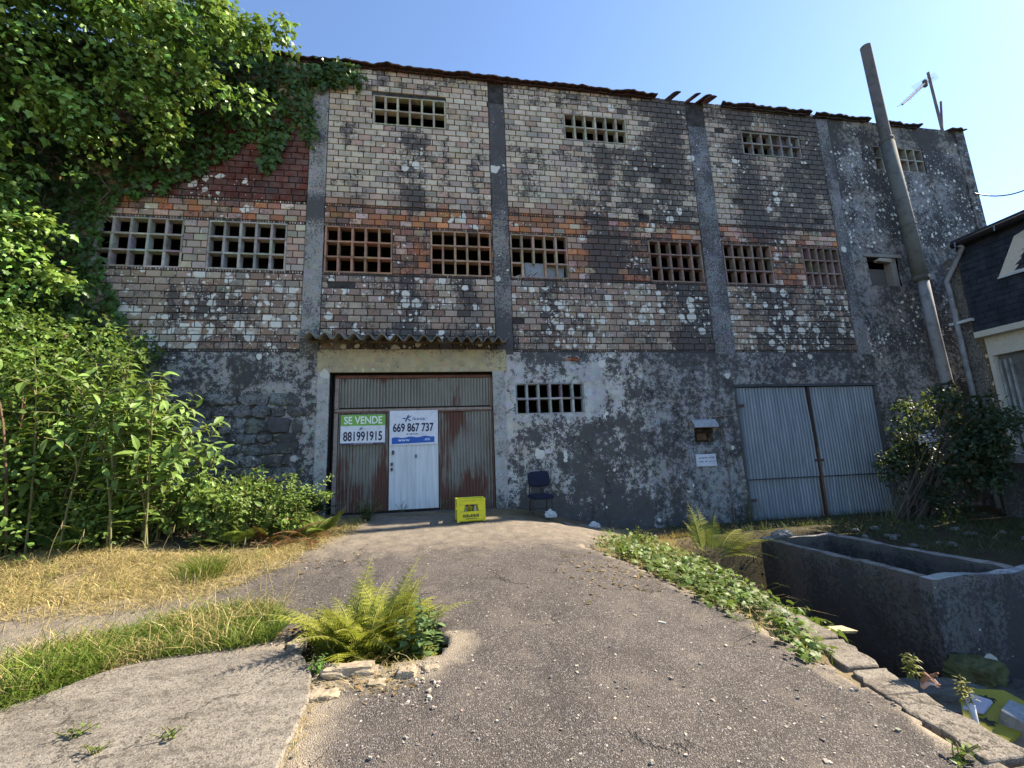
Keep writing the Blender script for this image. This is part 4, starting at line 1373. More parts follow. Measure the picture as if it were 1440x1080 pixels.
for (ax_, az_, t) in ((0.045, 0.085, 0.017), (-0.03, -0.075, 0.016), (-0.095, 0.012, 0.013), (0.10, 0.06, 0.012), (0.10, -0.055, 0.014)):
    L = math.hypot(ax_, az_); ux, uz = -az_ / L * t, ax_ / L * t
    b.prism([(cxs - ux * .5, czs - uz * .5), (cxs + ax_ * .6 - ux, czs + az_ * .6 - uz), (cxs + ax_, czs + az_), (cxs + ax_ * .6 + ux, czs + az_ * .6 + uz), (cxs + ux * .5, czs + uz * .5)], yp - .003 - t * .05, yp + .001, (0.03, 0.10, 0.24))
b.build('star_emblem', M['paint'], SG2)
b = MB()
x = -0.74
for L in (.03, .012, .035, .014, .02, .03): b.box(x, x + L, yp - .003, yp + .001, 2.165, 2.19, (0.06, 0.10, 0.2)); x += L + .016
b.build('small_print', M['paint'], SG2)

SG3 = thing('notice_plate', 'small white plate with two lines of faded grey print below the meter hood', 'sign', (5.67, D - .05, 1.28))
b = MB(); b.box(5.43, 5.905, D - .055, D - .035, 1.285, 1.545, (0.56, 0.60, 0.65), .003); b.build('plate', M['paint'], SG3)
b = MB()
for z, ch in ((1.465, (.035, .03, .04, .03, .03, 0, .04, .03, .03)), (1.385, (.03, .02, .03, 0, .045, 0, .035, .03, .03, .02))):
    x = 5.50
    for L in ch:
        if L: b.box(x, x + L, D - .058, D - .054, z - random.uniform(.012, .018), z + random.uniform(.012, .02), hsv((0.22, 0.25, 0.31), .2))
        x += (L or .03) + .008
b.box(5.72, 5.86, D - .058, D - .054, 1.325, 1.335, (0.3, 0.33, 0.38))
b.build('print', M['paint'], SG3)
# ------------------------------------------------------------------ flue pipe on the right bay
def PF(x, y, Y): X, Z = F(x, y, Y); return (X, Y, Z)


yq = D - 0.32
FP = thing('flue_pipe', 'tall weathered grey flue pipe leaning up past the roof edge on the right', 'pipe', (12.3, yq, 3.0))
M['pipe'] = mat_tint('weathered_fibre_cement', 0.9, 0.15, 6, 0.6, (0.045, 0.045, 0.043), 0.5)
pA = Vector(PF(1217, 66, yq)); pB = Vector(PF(1246, 195, yq)); pC = Vector(PF(1296, 395, yq)); pD = Vector(PF(1332, 540, yq))
b = MB()
b.tube([pA, pA.lerp(pB, .5), pB.lerp(pC, .03)], 0.125, 20, (0.125, 0.12, 0.115), caps=False)
b.tube([pA + Vector((0, 0, -.005)), pA + Vector((0, 0, -.6))], 0.105, 20, (0.03, 0.03, 0.03), caps=False)
b.build('upper_section', M['pipe'], FP, smooth=True)
b = MB(); b.tube([pB, pB.lerp(pC, .5), pC], 0.155, 20, (0.135, 0.14, 0.13)); b.build('middle_section', M['pipe'], FP, smooth=True)
b = MB(); b.tube([pC - Vector((-.04, 0, -.1)), pC.lerp(pD, .5), pD, pD + (pD - pC).normalized() * .5], 0.115, 20, (0.27, 0.275, 0.28)); b.build('lower_section', M['pipe'], FP, smooth=True)
for t in (0.02, 0.62, 0.98):
    p = pB.lerp(pC, t); d = (pC - pB).normalized()
    b = MB(); b.tube([p - d * .04, p + d * .04], 0.168, 20, (0.12, 0.12, 0.11)); b.build('collar', M['pipe'], FP)
p = pD; d = (pD - pC).normalized()
b = MB(); b.tube([p - d * .03, p + d * .03], .13, 16, (0.05, .05, .05)); b.build('collar', M['pipe'], FP)
CP = thing('cable_conduit', 'pair of thin pale conduits running down beside the flue pipe', 'conduit', (12.6, yq, 5))
b = MB()
for off, r in ((0.19, .016), (0.28, .013)):
    b.tube([pB.lerp(pC, .45) + Vector((off, .05, 0)), pB.lerp(pC, .98) + Vector((off, .05, 0))], r, 6, (0.42, 0.42, 0.41))
b.box(pC.x + .16, pC.x + .42, yq - .02, yq + .12, pC.z + .05, pC.z + .2, (0.30, .3, .29), .01)
b.build('conduit_run', M['pipe'], CP)

# antenna on the roof
ya = D + 0.6
AN = thing('television_antenna', 'thin rooftop antenna mast with slanted boom near the right roof corner', 'antenna', (14.5, ya, 10.5))
a0 = Vector(PF(1327, 190, ya)); a1 = Vector(PF(1305, 102, ya)); c0 = Vector(PF(1306, 112, ya)); c1 = Vector(PF(1269, 147, ya - .9))
b = MB(); b.tube([a0 - Vector((0, 0, .4)), a1], 0.038, 8, (0.16, 0.15, 0.15)); b.tube([Vector(PF(1325, 180, ya)), Vector(PF(1323, 143, ya))], 0.03, 8, (0.15, 0.14, 0.14)); b.build('mast', M['pipe'], AN)
b = MB(); b.tube([c0, c1], 0.024, 6, (0.17, 0.17, 0.17)); b.build('boom', M['pipe'], AN)
dirb = (c1 - c0).normalized(); sdv = dirb.cross(Vector((0, 0, 1))).normalized()
for i in range(9):
    p = c0 + (c1 - c0) * (0.06 + 0.11 * i)
    b = MB(); b.tube([p - sdv * .16, p + sdv * .16], 0.006, 4, (0.12, 0.12, 0.12)); b.build('antenna_rod', M['pipe'], AN)
for i in range(6):
    p = c0 + (c1 - c0) * (0.1 + .02 * i); b = MB(); b.tube([p - sdv * .28 + Vector((0, 0, .05 * i - .1)), p + sdv * .28 + Vector((0, 0, .05 * i - .1))], 0.004, 4, (0.2, 0.2, 0.2)); b.build('antenna_rod', M['pipe'], AN)
q = c0 + (c1 - c0) * .16
b = MB(); b.box(q.x - .04, q.x + .04, q.y - .04, q.y + .04, q.z - .12, q.z + .1, (0.1, .1, .1))
b.build('dipole', M['pipe'], AN)

# ------------------------------------------------------------------ neighbouring house on the right
xh = 11.5
HS = thing('house', 'neighbouring house with dark slate upper wall and cream ground floor at the right edge', 'house', (12, 4, 0))
M['slate'] = mat_simple('dark_slate', (0.020, 0.025, 0.036), 0.55, 0.35, 5, bump=0.3, dirt=(0.04, 0.045, 0.05))
M['cream'] = mat_simple('cream_render', (0.50, 0.47, 0.40), 0.9, 0.10, 2.5, bump=0.3, dirt=(0.28, 0.25, 0.2))
M['basewall'] = mat_wall('mossy_base_wall', 0.9, hard=0.12, fw=1.6, speck=.8)
b = MB()
y0h, y1h = -4.0, 7.36
zt0 = 3.95
nrow = 16
for r_ in range(nrow):           # slates in courses
    za = zt0 + (5.98 - zt0) * r_ / nrow; zb_ = zt0 + (5.98 - zt0) * (r_ + 1) / nrow
    y = y1h - random.random() * .2
    first = True
    yy = y1h
    while yy > y0h:
        L = 0.24 if not (first and r_ % 2) else 0.12
        first = False
        k = random.uniform(-.004, .004)
        off = 0.035 * r_ / nrow
        b.add([(xh + off - .012 + k, yy - L + .004, za), (xh + off - .012 + k, yy - .002, za), (xh + off + .006, yy - .002, zb_ + .02), (xh + off + .006, yy - L + .004, zb_ + .02),
               (xh + off + .03, yy - L + .004, za), (xh + off + .03, yy - .002, za)], [(0, 1, 2, 3), (0, 4, 5, 1), (1, 5, 2), (0, 3, 4)], hsv((0.02, .025, .035), .2))
        yy -= L
        if yy < 5.0 and L < 1: L = 5
    
b.box(xh + .045, 16, y0h, y1h - .001, zt0 - .0, 5.98)
sl_ = b.build('slate_wall', M['slate'], HS)
b = MB()
b.add([(xh - .12, y0h - .2, 5.99), (xh - .12, y1h - .03, 5.99), (17, y1h - .03, 7.6), (17, y0h - .2, 7.6), (xh - .12, y0h - .2, 6.07), (xh - .12, y1h - .03, 6.07), (17, y1h - .03, 7.68), (17, y0h - .2, 7.68)],
      [(0, 1, 2, 3), (7, 6, 5, 4), (0, 4, 5, 1), (1, 5, 6, 2), (2, 6, 7, 3), (3, 7, 4, 0)])
b.build('roof', M['slate'], HS)
b = MB()
b.tube([(xh - .14, y0h, 5.92), (xh - .14, y1h - .05, 5.94)], 0.065, 10, (0.05, .05, .055)); b.build('gutter', M['metal_dark'], HS, smooth=True)
for y in (7.2, 6.5, 5.8):
    b = MB(); b.tube([(xh - .21, y, 5.98), (xh - .22, y, 5.86)], .012, 5); b.build('gutter_bracket', M['galv'], HS, attrs={'grime': [0.0] * len(b.v)})
# ground floor
b = MB()
dyr = (6.62, 7.28); dzr = (1.28, 3.40)
xw = 11.72
b.box(xw, 16, 7.28, y1h - .01, 1.28, zt0 - .001); b.box(xw, 16, y0h, 6.62, 1.28, zt0 - .001); b.box(xw, 16, 6.62, 7.28, 3.40, zt0 - .001)
b.box(xw + .25, 16, 6.62, 7.28, 1.28, 3.40)
b.box(xh - .02, xw, y0h, y1h, zt0 - .14, zt0 - .012)
b.build('wall', M['cream'], HS)
b = MB()
b.box(xw + .14, xw + .2, 6.62, 7.28, 1.28, 3.40, (0.16, 0.155, 0.145))
for y in (7.06, 7.15, 7.24): b.box(xw + .09, xw + .14, y, y + .02, 1.35, 3.3, (0.36, 0.37, 0.36))
b.box(xw + .085, xw + .139, 7.05, 7.26, 2.15, 2.2, (0.36, 0.37, 0.36))
b.build('shuttered_door', M['vent'], HS)
b = MB()
b.box(xh - .35, 16, y0h, y1h, 1.14, 1.27, (0.25, .25, .25), 0.0)
b.build('terrace_slab', M['rock'], HS)
b = MB()
for z in (1.30, 1.36): b.tube([(xh - .28, y0h, z), (xh - .28, 7.3, z)], .014, 6, (0.4, .42, .44))
b.box(xh - .30, xh - .2, 7.1, 7.2, 1.27, 1.42, (0.42, .42, .42))
b.build('terrace_rail', M['pipe'], HS)
b = MB(); grid = MB()
b.box(xh - .25, 16, y0h, y1h, -1.3, 1.139, (0.12, .12, .115))
b.build('base_wall', M['basewall'], HS, attrs={'grime': [.6] * len(b.v), 'lich': [.08] * len(b.v)})
b = MB()
yA, yB = 7.42, 7.68
b.box(xh + .08, xh + .4, yA + .001, yB, -1, 5.75, (0.15, 0.14, 0.12), .01)
b.box(12.9, 13.1, yB + .002, 8.74, -1, 3.2, (0.12, 0.11, 0.10), .01)  # added wall, stops sun leaking through the gap onto the ground
b.build('corner_pier_and_sun_block', M['basewall'], HS, attrs={'grime': [.45] * len(b.v), 'lich': [.1] * len(b.v)})
# dormer style window with splayed pale reveal
wy, wz = [XP(*p, xh - .03) for p in ((1404, 391), (1426, 332), (1470, 300), (1470, 372))], None
b = MB()
q = [(wy[0][0], wy[0][1]), (wy[1][0], wy[1][1]), (5.55, wy[2][1] + .02), (5.55, wy[3][1])]
inn = [(q[0][0] - .28, q[0][1] + .07), (q[1][0] - .16, q[1][1] - .17), (5.6, q[2][1] - .17), (5.6, q[3][1] + .03)]
vs = [(xh - .035, y, z) for y, z in q] + [(xh + .02, y, z) for y, z in inn] + [(xh + .05, y, z) for y, z in q]
fs = [(0, 1, 5, 4), (1, 2, 6, 5), (2, 3, 7, 6), (3, 0, 4, 7), (0, 8, 9, 1), (1, 9, 10, 2), (0, 3, 11, 8)]
b.add(vs, fs, (0.5, .5, .48))
wn_ = b.build('window', M['cream'], HS)
b = MB(); b.add([(xh + .015, y, z) for y, z in inn], [(0, 1, 2, 3)], (0.02, .025, .03)); b.build('pane', M['black'], wn_)
b = MB(); b.tube([(xh - .045, q[0][0], q[0][1] - .01), (xh - .045, 5.5, q[3][1] - .01)], .018, 6, (.5, .55, .6)); b.build('sill', M['pipe'], wn_)
# small shelf bracket and downpipe
b = MB()
dps = []
xd = xh - .06
for px_, py_ in ((1353, 348), (1331, 396)):
    y, z = XP(px_, py_, xd); dps.append((xd, y, z))
b.tube([(xd - .1, dps[0][1] - .02, 5.9), dps[0], dps[1], (xd, dps[1][1] - .01, dps[1][2] - .15), (xd, dps[1][1] - .02, 0.2)], 0.05, 10, (0.24, 0.25, 0.27))
b.build('downpipe', M['pipe'], HS, smooth=True)
y, z = XP(1345, 455, xd)
b = MB(); b.box(xd - .04, xd + .05, y - .3, y + .12, z - .03, z + .03, (.5, .52, .52)); b.build('pipe_bracket', M['pipe'], HS)

# slack cable between the two buildings
CB = MB()
p0 = Vector((XR + .05, D + .2, F(1372, 262)[1])); p1 = Vector((13.2, 6.4, 7.3))
pts = []
for i in range(15):
    t = i / 14; p = p0.lerp(p1, t); p.z -= 0.35 * 4 * t * (1 - t); pts.append(p)
CB.tube(pts, 0.016, 5, (0.05, .05, .05)); o = CB.build('overhead_cable', M['black']); tag(o, 'thin dark cable sagging from the warehouse corner to the house roof', 'cable')

# ------------------------------------------------------------------ concrete tank in the pit
t = TK
b = MB()
wth = 0.13


def rough_wall(b, x0, x1, y0, y1, z0, z1, tint):
    """box whose faces are subdivided and slightly uneven, top edge chipped"""
    nx_ = max(1, int((x1 - x0) / .12)); ny_ = max(1, int((y1 - y0) / .12)); nz_ = max(1, int((z1 - z0) / .15))
    xs = np.linspace(x0, x1, nx_ + 1); ys_ = np.linspace(y0, y1, ny_ + 1); zs = np.linspace(z0, z1, nz_ + 1)
    ids = {}

    def vid(i, j, k):
        if (i, j, k) not in ids:
            x, y, z = xs[i], ys_[j], zs[k]
            n = 0.018
            dz = (0.035 * fbm(x, y, 1.5, 3, 2) - .02 * abs(fbm(x, y, 6, 2, 9))) if k == nz_ else 0
            ids[(i, j, k)] = len(b.v)
            b.v.append((x + n * fbm(y, z, 3, 3, 1), y + n * fbm(x, z, 3, 3, 3), z + dz))
        return ids[(i, j, k)]
    for j in range(ny_):
        for k in range(nz_):
            for i, s in ((0, 1), (nx_, 0)):
                q = [vid(i, j, k), vid(i, j, k + 1), vid(i, j + 1, k + 1), vid(i, j + 1, k)]
                b.f.append(q if s else q[::-1]); b.c.append(hsv(tint, .06))
    for i in range(nx_):
        for k in range(nz_):
            for j, s in ((0, 0), (ny_, 1)):
                q = [vid(i, j, k), vid(i, j, k + 1), vid(i + 1, j, k + 1), vid(i + 1, j, k)]
                b.f.append(q if s else q[::-1]); b.c.append(hsv(tint, .06))
    for i in range(nx_):
        for j in range(ny_):
            b.f.append([vid(i, j, nz_), vid(i + 1, j, nz_), vid(i + 1, j + 1, nz_), vid(i, j + 1, nz_)]); b.c.append(hsv(tuple(c * 3.0 for c in tint), .15))


tt = (0.10, 0.092, 0.082)
rough_wall(b, t['x0'], t['x0'] + wth, t['y0'] + wth, t['y1'] - wth, -1.3, t['z'], tt)
rough_wall(b, t['x1'] - wth, t['x1'], t['y0'] + wth, t['y1'] - wth, -1.3, t['z'], tt)
rough_wall(b, t['x0'], t['x1'] + 1.6, t['y0'], t['y0'] + wth, -1.3, t['z'] - .005, (0.13, 0.13, 0.13))
rough_wall(b, t['x0'], t['x1'], t['y1'] - wth, t['y1'], -1.3, t['z'] + .004, tt)
b.box(t['x0'] + .05, t['x1'] - .05, t['y0'] + .05, t['y1'] - .05, -.75, -.70, (0.05, .05, .045))
b.box(t['x1'] - wth - .06, t['x1'] - wth - .001, 5.35, 5.44, -.7, t['z'] - .12, (0.09, .085, .08), .01)
o = b.build('concrete_tank', M['basewall'], attrs={'grime': [0.46 + 0.5 * fbm(p[0] * 2 + p[1] * 2, p[2] * .4, 1, 3) + .25 * float(sstep(-.3, -.9, p[2])) + (-.25 if p[2] > t['z'] - .06 else 0) for p in b.v], 'lich': [.02 * (p[1] < 4.5) for p in b.v]})
tag(o, 'open rectangular concrete tank with mouldy sides beside the driveway pit', 'tank')
o = MB(); o.box(t['x0'] - .28, t['x0'] - .03, 5.9, 6.6, -1.3, -.5, (.1, .1, .09), .03)

# ------------------------------------------------------------------ yellow crate
ch = float(hbase(.42, 7.6)) + .02
YC = thing('crate', 'yellow plastic bottle crate standing on the asphalt in front of the garage door', 'crate', (0.42, 7.6, ch))
MC = Matrix.Translation((0.43, 7.62, ch)) @ Matrix.Rotation(rad(4), 4, 'Z')
yl = (0.60, 0.56, 0.018)
W_, Dp, Hc = 0.235, 0.175, 0.375


def cpanel(b, poly, flip):
    """panel polygon ring (outer rectangle with trapezoid opening) on front/back faces"""
    y0, y1 = (-Dp, -Dp + .018) if not flip else (Dp - .018, Dp)
    for q in poly:
        n = len(q)
        vs = [MC @ Vector((x, y0, z)) for x, z in q] + [MC @ Vector((x, y1, z)) for x, z in q]
        b.add(vs, [tuple(range(n)), tuple(range(n, 2 * n))[::-1]] + [(i, i + n, (i + 1) % n + n, (i + 1) % n) for i in range(n)], yl)


b = MB()
strips = [[(-.20, .02), (.20, .02), (.20, .17), (-.20, .17)], [(-.20, .172), (-.125, .172), (-.105, .278), (-.20, .278)], [(.125, .172), (.20, .172), (.20, .278), (.105, .278)], [(-.20, .28), (.20, .28), (.20, .345), (-.20, .345)]]
cpanel(b, strips, False); cpanel(b, strips, True)
for sx in (-1, 1):
    b.box(min(sx * W_, sx * (W_ - .018)), max(sx * W_, sx * (W_ - .018)), -.14, .14, .02, .20, yl, M=MC)
    b.box(min(sx * W_, sx * (W_ - .018)), max(sx * W_, sx * (W_ - .018)), -.14, .14, .27, .345, yl, M=MC)
    for syy in (-1, 1):
        x0, x1 = sorted((sx * (W_ + .004), sx * (W_ - .038))); y0, y1 = sorted((syy * (Dp + .004), syy * (Dp - .036)))
        b.box(x0, x1, y0, y1, .0, .355, yl, M=MC)
b.box(-.2, .2, -.15, .15, .005, .02, yl, M=MC)
cb = b.build('shell', M['plastic'], YC, bevel=.004)
b = MB()
for (x0, x1, y0, y1) in ((-W_ - .008, W_ + .008, -Dp - .008, -Dp + .03), (-W_ - .008, W_ + .008, Dp - .03, Dp + .008), (-W_ - .008, -W_ + .03, -Dp + .031, Dp - .031), (W_ - .03, W_ + .008, -Dp + .031, Dp - .031)):
    b.box(x0, x1, y0, y1, .35, .378, (0.64, .60, .03), M=MC)
b.build('rim', M['plastic'], YC, bevel=.006)
b = MB()
for i in range(-1, 2): b.box(i * .10 - .004, i * .10 + .004, -.15, .15, .022, .24, (0.40, .38, .015), M=MC)
b.box(-.2, .2, -.004, .004, .022, .23, (0.40, .38, .015), M=MC)
b.build('divider', M['plastic'], YC)
b = MB()
x = -.145
for L, hh in ((.016, .05), (.02, .045), (.012, .052), (.022, .05), (.01, .05), (.018, .03), (.02, .05), (.02, .045), (.018, .05), (.014, .04), (.018, .05), (.016, .048)):
    b.box(x, x + L, -Dp - .003, -Dp + .001, .075, .075 + hh, (0.10, .09, .03), M=MC); x += L + .006
x = -.10
for L in (.02, .03, .015, .03, .02, .025): b.box(x, x + L, -Dp - .003, -Dp + .001, .045, .06, (0.16, .14, .04), M=MC); x += L + .01
b.build('print', M['paint'], YC)
BT = MB()
for i, (bx, by) in enumerate(((-.09, -.09), (.075, -.10))):
    p = MC @ Vector((bx, by, 0)); bz = ch + .021
    BT = MB(); BT.tube([(p.x, p.y, bz), (p.x, p.y, bz + .17), (p.x, p.y, bz + .22), (p.x, p.y, bz + .26)], [.03, .03, .014, .013], 12, (0.42, .42, .4) if i else (.30, .31, .28))
    tag(BT.build('bottle', M['plastic'], smooth=True), 'empty bottle with a pale neck in the %s half of the yellow crate' % ('right' if i else 'left'), 'bottle', 'bottles in the yellow crate')

# ------------------------------------------------------------------ broken office chair against the wall
gz = 0.40
CH = thing('chair', 'navy padded office chair with thin dark legs against the mouldy wall', 'chair', (1.8, 8.25, gz))


def pad(name, cx, cy, cz, wx, wy, wz, rx, rz):
    import bmesh
    bm = bmesh.new(); bmesh.ops.create_cube(bm, size=1)
    bmesh.ops.subdivide_edges(bm, edges=bm.edges[:], cuts=6, use_grid_fill=True)
    Mx = Matrix.Translation((cx, cy, cz)) @ Matrix.Rotation(rz, 4, 'Z') @ Matrix.Rotation(rx, 4, 'X')
    for v in bm.verts:
        p = v.co * 2
        k = (abs(p.x) ** 5 + abs(p.y) ** 5 + abs(p.z) ** 5) ** 0.2
        p = p / max(k, 1e-6) * max(abs(p.x), abs(p.y), abs(p.z))
        v.co = Mx @ Vector((p.x * wx / 2, p.y * wy / 2, p.z * wz / 2))
    V = np.array([v.co[:] for v in bm.verts]); fc = [[v.index for v in f.verts] for f in bm.faces]
    bm.free()
    return raw_mesh(name, V, fc, M['fabric'], CH, smooth=True)


pad('backrest', 1.82, 8.38, 1.20, 0.44, 0.09, 0.30, rad(-10), rad(8))
pad('seat', 1.80, 8.18, 0.885, 0.43, 0.42, 0.085, rad(2), rad(8))
b = MB()
b.box(1.84, 1.91, 8.36, 8.40, 0.84, 1.10, (0.02, .02, .02)); b.build('back_support', M['metal_dark'], CH)
b = MB(); b.tube([(1.63, 8.38, 1.12), (1.62, 8.36, 0.86)], .012, 6)
b.build('back_support', M['metal_dark'], CH)
for lx, ly, dx, dy in ((1.62, 8.02, -.03, -.06), (1.98, 8.06, .01, -.06), (1.64, 8.34, -.02, .07), (1.96, 8.38, .0, .07)):
    b = MB(); b.tube([(lx, ly, .86), (lx + dx, ly + dy, float(hbase(lx, ly)) + .01)], .013, 7); b.build('leg', M['metal_dark'], CH)
b = MB(); b.tube([(1.60, 7.98, .66), (1.63, 8.38, .66)], .009, 6); b.tube([(1.63, 8.2, .66), (1.97, 8.24, .66)], .009, 6); b.build('stretcher', M['metal_dark'], CH)


# crumpled white bags
def crumple(name, label, cat, loc, size, col, seed, group=None, mat='plastic'):
    import bmesh
    bm = bmesh.new(); bmesh.ops.create_icosphere(bm, subdivisions=4, radius=1)
    for v in bm.verts:
        n = mnoise.fractal(v.co * 1.6 + Vector((seed, 0, 0)), 1, 2, 4); r_ = 1 - abs(mnoise.noise(v.co * 3.3 + Vector((0, seed, 0)))) * .55
        p = v.co * (r_ + n * .25)
        v.co = Vector((p.x * size[0], p.y * size[1], max(p.z, -.35) * size[2] + size[2] * .35))
    V = np.array([v.co[:] for v in bm.verts]) + np.array(loc); fc = [[v.index for v in f.verts] for f in bm.faces]; bm.free()
    o = raw_mesh(name, V, fc, M[mat], None, np.tile(np.array(col), (len(fc), 1)), smooth=False)
    # origin at the base
    me = o.data; L = Vector(loc); me.transform(Matrix.Translation(-L)); o.location = L
    return tag(o, label, cat, group)


g1 = G(770, 735); crumple('plastic_bag', 'crumpled white plastic bag at the foot of the chair', 'bag', (1.93, 8.0, float(hbase(1.93, 8.0)) + .02), (.12, .08, .10), (.50, .51, .52), 1.0, 'white bags by the wall')
g1 = G(836, 743); crumple('plastic_bag', 'crumpled white plastic bag alone at the wall base right of the chair', 'bag', (g1[0], g1[1], g1[2] + .015), (.11, .075, .075), (.48, .49, .5), 4.0, 'white bags by the wall')
# ------------------------------------------------------------------ vegetation
def leaf_obj(name, parts, mat, parent=None):
    V, f, T = cat_meshes(parts)
    return raw_mesh(name, V, f, M[mat], parent, T)


def clumps_leaves(centres, radii, n, size, tv, tf, col, var=.3, yellow=.15, out_bias=0.75, hang=0.5, ysq=1.0):
    """leaves on and inside ellipsoidal clumps"""
    centres = np.asarray(centres, float); radii = np.asarray(radii, float)
    wgt = radii ** 2; wgt = wgt / wgt.sum()
    ci = rng.choice(len(centres), n, p=wgt)
    d = unit(rng.normal(0, 1, (n, 3)))
    d[:, 2] = np.where(rng.random(n) < .6, np.abs(d[:, 2]), d[:, 2])
    d = unit(d)
    r = radii[ci] * (1 - (1 - out_bias) * rng.random(n)) * np.exp(rng.normal(0, .12, n))
    P = centres[ci] + d * r[:, None] * np.array([[1, ysq, 1]])
    nrm = unit(d * 0.8 + np.array([[0, -.25, .55]]) + rng.normal(0, .45, (n, 3)))
    dirv = rng.normal(0, .6, (n, 3)) + d * .5 + np.array([[0, 0, -hang]])
    S = size * np.exp(rng.normal(0, .25, n))
    T = tints(n, col, var, yellow) * np.exp(rng.normal(0, .22, len(centres)))[ci][:, None]
    dead = rng.random(n) < .012
    T[dead] = np.array([0.22, 0.12, 0.05])
    return scatter(tv, tf, P, dirv, nrm, S, T)


# --- ivy over the upper left of the facade
IVPX = [(-160, -60), (100, -140), (236, -60), (250, 2), (268, 12), (305, 12), (318, 60), (350, 72), (395, 84), (432, 92), (500, 104), (512, 124), (470, 128), (442, 136), (440, 178), (420, 172), (388, 238), (374, 236), (366, 192), (330, 218), (290, 246), (240, 272), (172, 284), (150, 310), (154, 345), (150, 380), (166, 415), (184, 455), (178, 478), (140, 505), (60, 540), (-160, 560)]
IVF = [F(*p) for p in IVPX]
IV = thing('ivy', 'dense glossy ivy smothering the upper left of the brick facade', 'climbing plant', (-5.5, D, 0.7))
parts = []
q = pts_in(IVF, 14000)
dist = dist_to(IVF, q[:, 0], q[:, 1])
nn = np.array([fbm(a, c, .8, 3, 1.0) for a, c in q])
yy = D - 0.05 - 0.10 * rng.random(len(q)) - np.clip(dist - .2, 0, 1.6) * (0.14 + .12 * nn)
P = np.stack([q[:, 0], yy, q[:, 1]], 1)
nr = unit(np.array([[0.1, -0.9, 0.45]]) + rng.normal(0, .35, (len(q), 3)))
dv = rng.normal(0, .5, (len(q), 3)) + np.array([[0, -.1, -1.0]])
parts.append(scatter(IVY_V, IVY_F, P, dv, nr, 0.11 * np.exp(rng.normal(0, .22, len(q))), tints(len(q), (0.045, 0.105, 0.024), .35, .1) * np.interp(dist, [0, .9], [1.25, .5])[:, None]))  # rim leaves tinted brighter as if sunlit, inner ones darkened as if shaded
cs = pts_in(IVF, 260)
dc = dist_to(IVF, cs[:, 0], cs[:, 1])
cs = cs[dc > 0.28]; dc = dc[dc > .28]
out = 0.30 + np.clip(dc, 0, 2.6) * 0.62 + rng.random(len(cs)) * .25
C3 = np.stack([cs[:, 0], D - out, cs[:, 1]], 1)
rr = np.clip(0.20 + 0.22 * dc, .2, .62) * np.exp(rng.normal(0, .2, len(cs)))
parts.append(clumps_leaves(C3, rr, 34000, 0.088, IVY_V, IVY_F, (0.12, 0.235, 0.048), .42, .22, .55, .6))  # outer leaves tinted brighter than the layer beneath, for a sunlit look
# bright tips standing out from the mass, sunlight put into their tint
tp = C3[rng.choice(len(C3), 90)] + np.array([[0, -.3, .1]])
parts.append(clumps_leaves(tp, np.full(90, .32), 9000, 0.088, IVY_V, IVY_F, (0.18, 0.30, 0.06), .3, .35, .4, .6))
# mound above the eaves
mp_ = [F(*p) for p in [(-120, -120), (120, -160), (235, -40), (255, 15), (310, 20), (325, 62), (250, 90), (120, 60), (-120, 60)]]
cs = pts_in(mp_, 45); C3 = np.stack([cs[:, 0], D - .3 + rng.random(45) * 1.2, cs[:, 1]], 1)
parts.append(clumps_leaves(C3, .4 + .2 * rng.random(45), 9000, 0.09, IVY_V, IVY_F, (0.11, 0.20, 0.04), .3, .3, .5, .5))
# trailing strand by the pillar, sprigs on the eave
for pl_ in ([(432, 150), (440, 175), (437, 205)], [(388, 200), (384, 225), (380, 240)], [(440, 110), (480, 118), (515, 120)], [(350, 75), (355, 62), (372, 78)], [(275, 10), (283, 0), (300, 12)], [(460, 98), (482, 100), (500, 105)]):
    pp = np.array([F(*p) for p in pl_]); tq = rng.random(130) * (len(pp) - 1); i0 = tq.astype(int).clip(0, len(pp) - 2)
    c = pp[i0] + (pp[i0 + 1] - pp[i0]) * (tq - i0)[:, None] + rng.normal(0, .09, (130, 2))
    P = np.stack([c[:, 0], D - .10 - .12 * rng.random(130), c[:, 1]], 1)
    parts.append(scatter(IVY_V, IVY_F, P, rng.normal(0, .5, (130, 3)) + np.array([[0, 0, -.8]]), rng.normal(0, .4, (130, 3)) + np.array([[.2, -.8, .4]]), .10 * np.exp(rng.normal(0, .2, 130)), tints(130, (0.045, 0.10, 0.02), .3, .15)))
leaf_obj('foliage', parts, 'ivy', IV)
b = MB()
for k in range(26):
    a = IVF[random.randrange(16, len(IVF) - 3)]
    p0 = Vector((a[0] - random.uniform(.1, 2.5), D - .05, a[1] + random.uniform(-.6, .4)))
    pts = [p0]
    for j in range(7): pts.append(pts[-1] + Vector((random.uniform(-.25, .25), random.uniform(-.06, .01), random.uniform(.1, .3))))
    b.tube(pts, .012, 5, (0.13, .10, .07))
b.build('stems', M['stem'], IV)

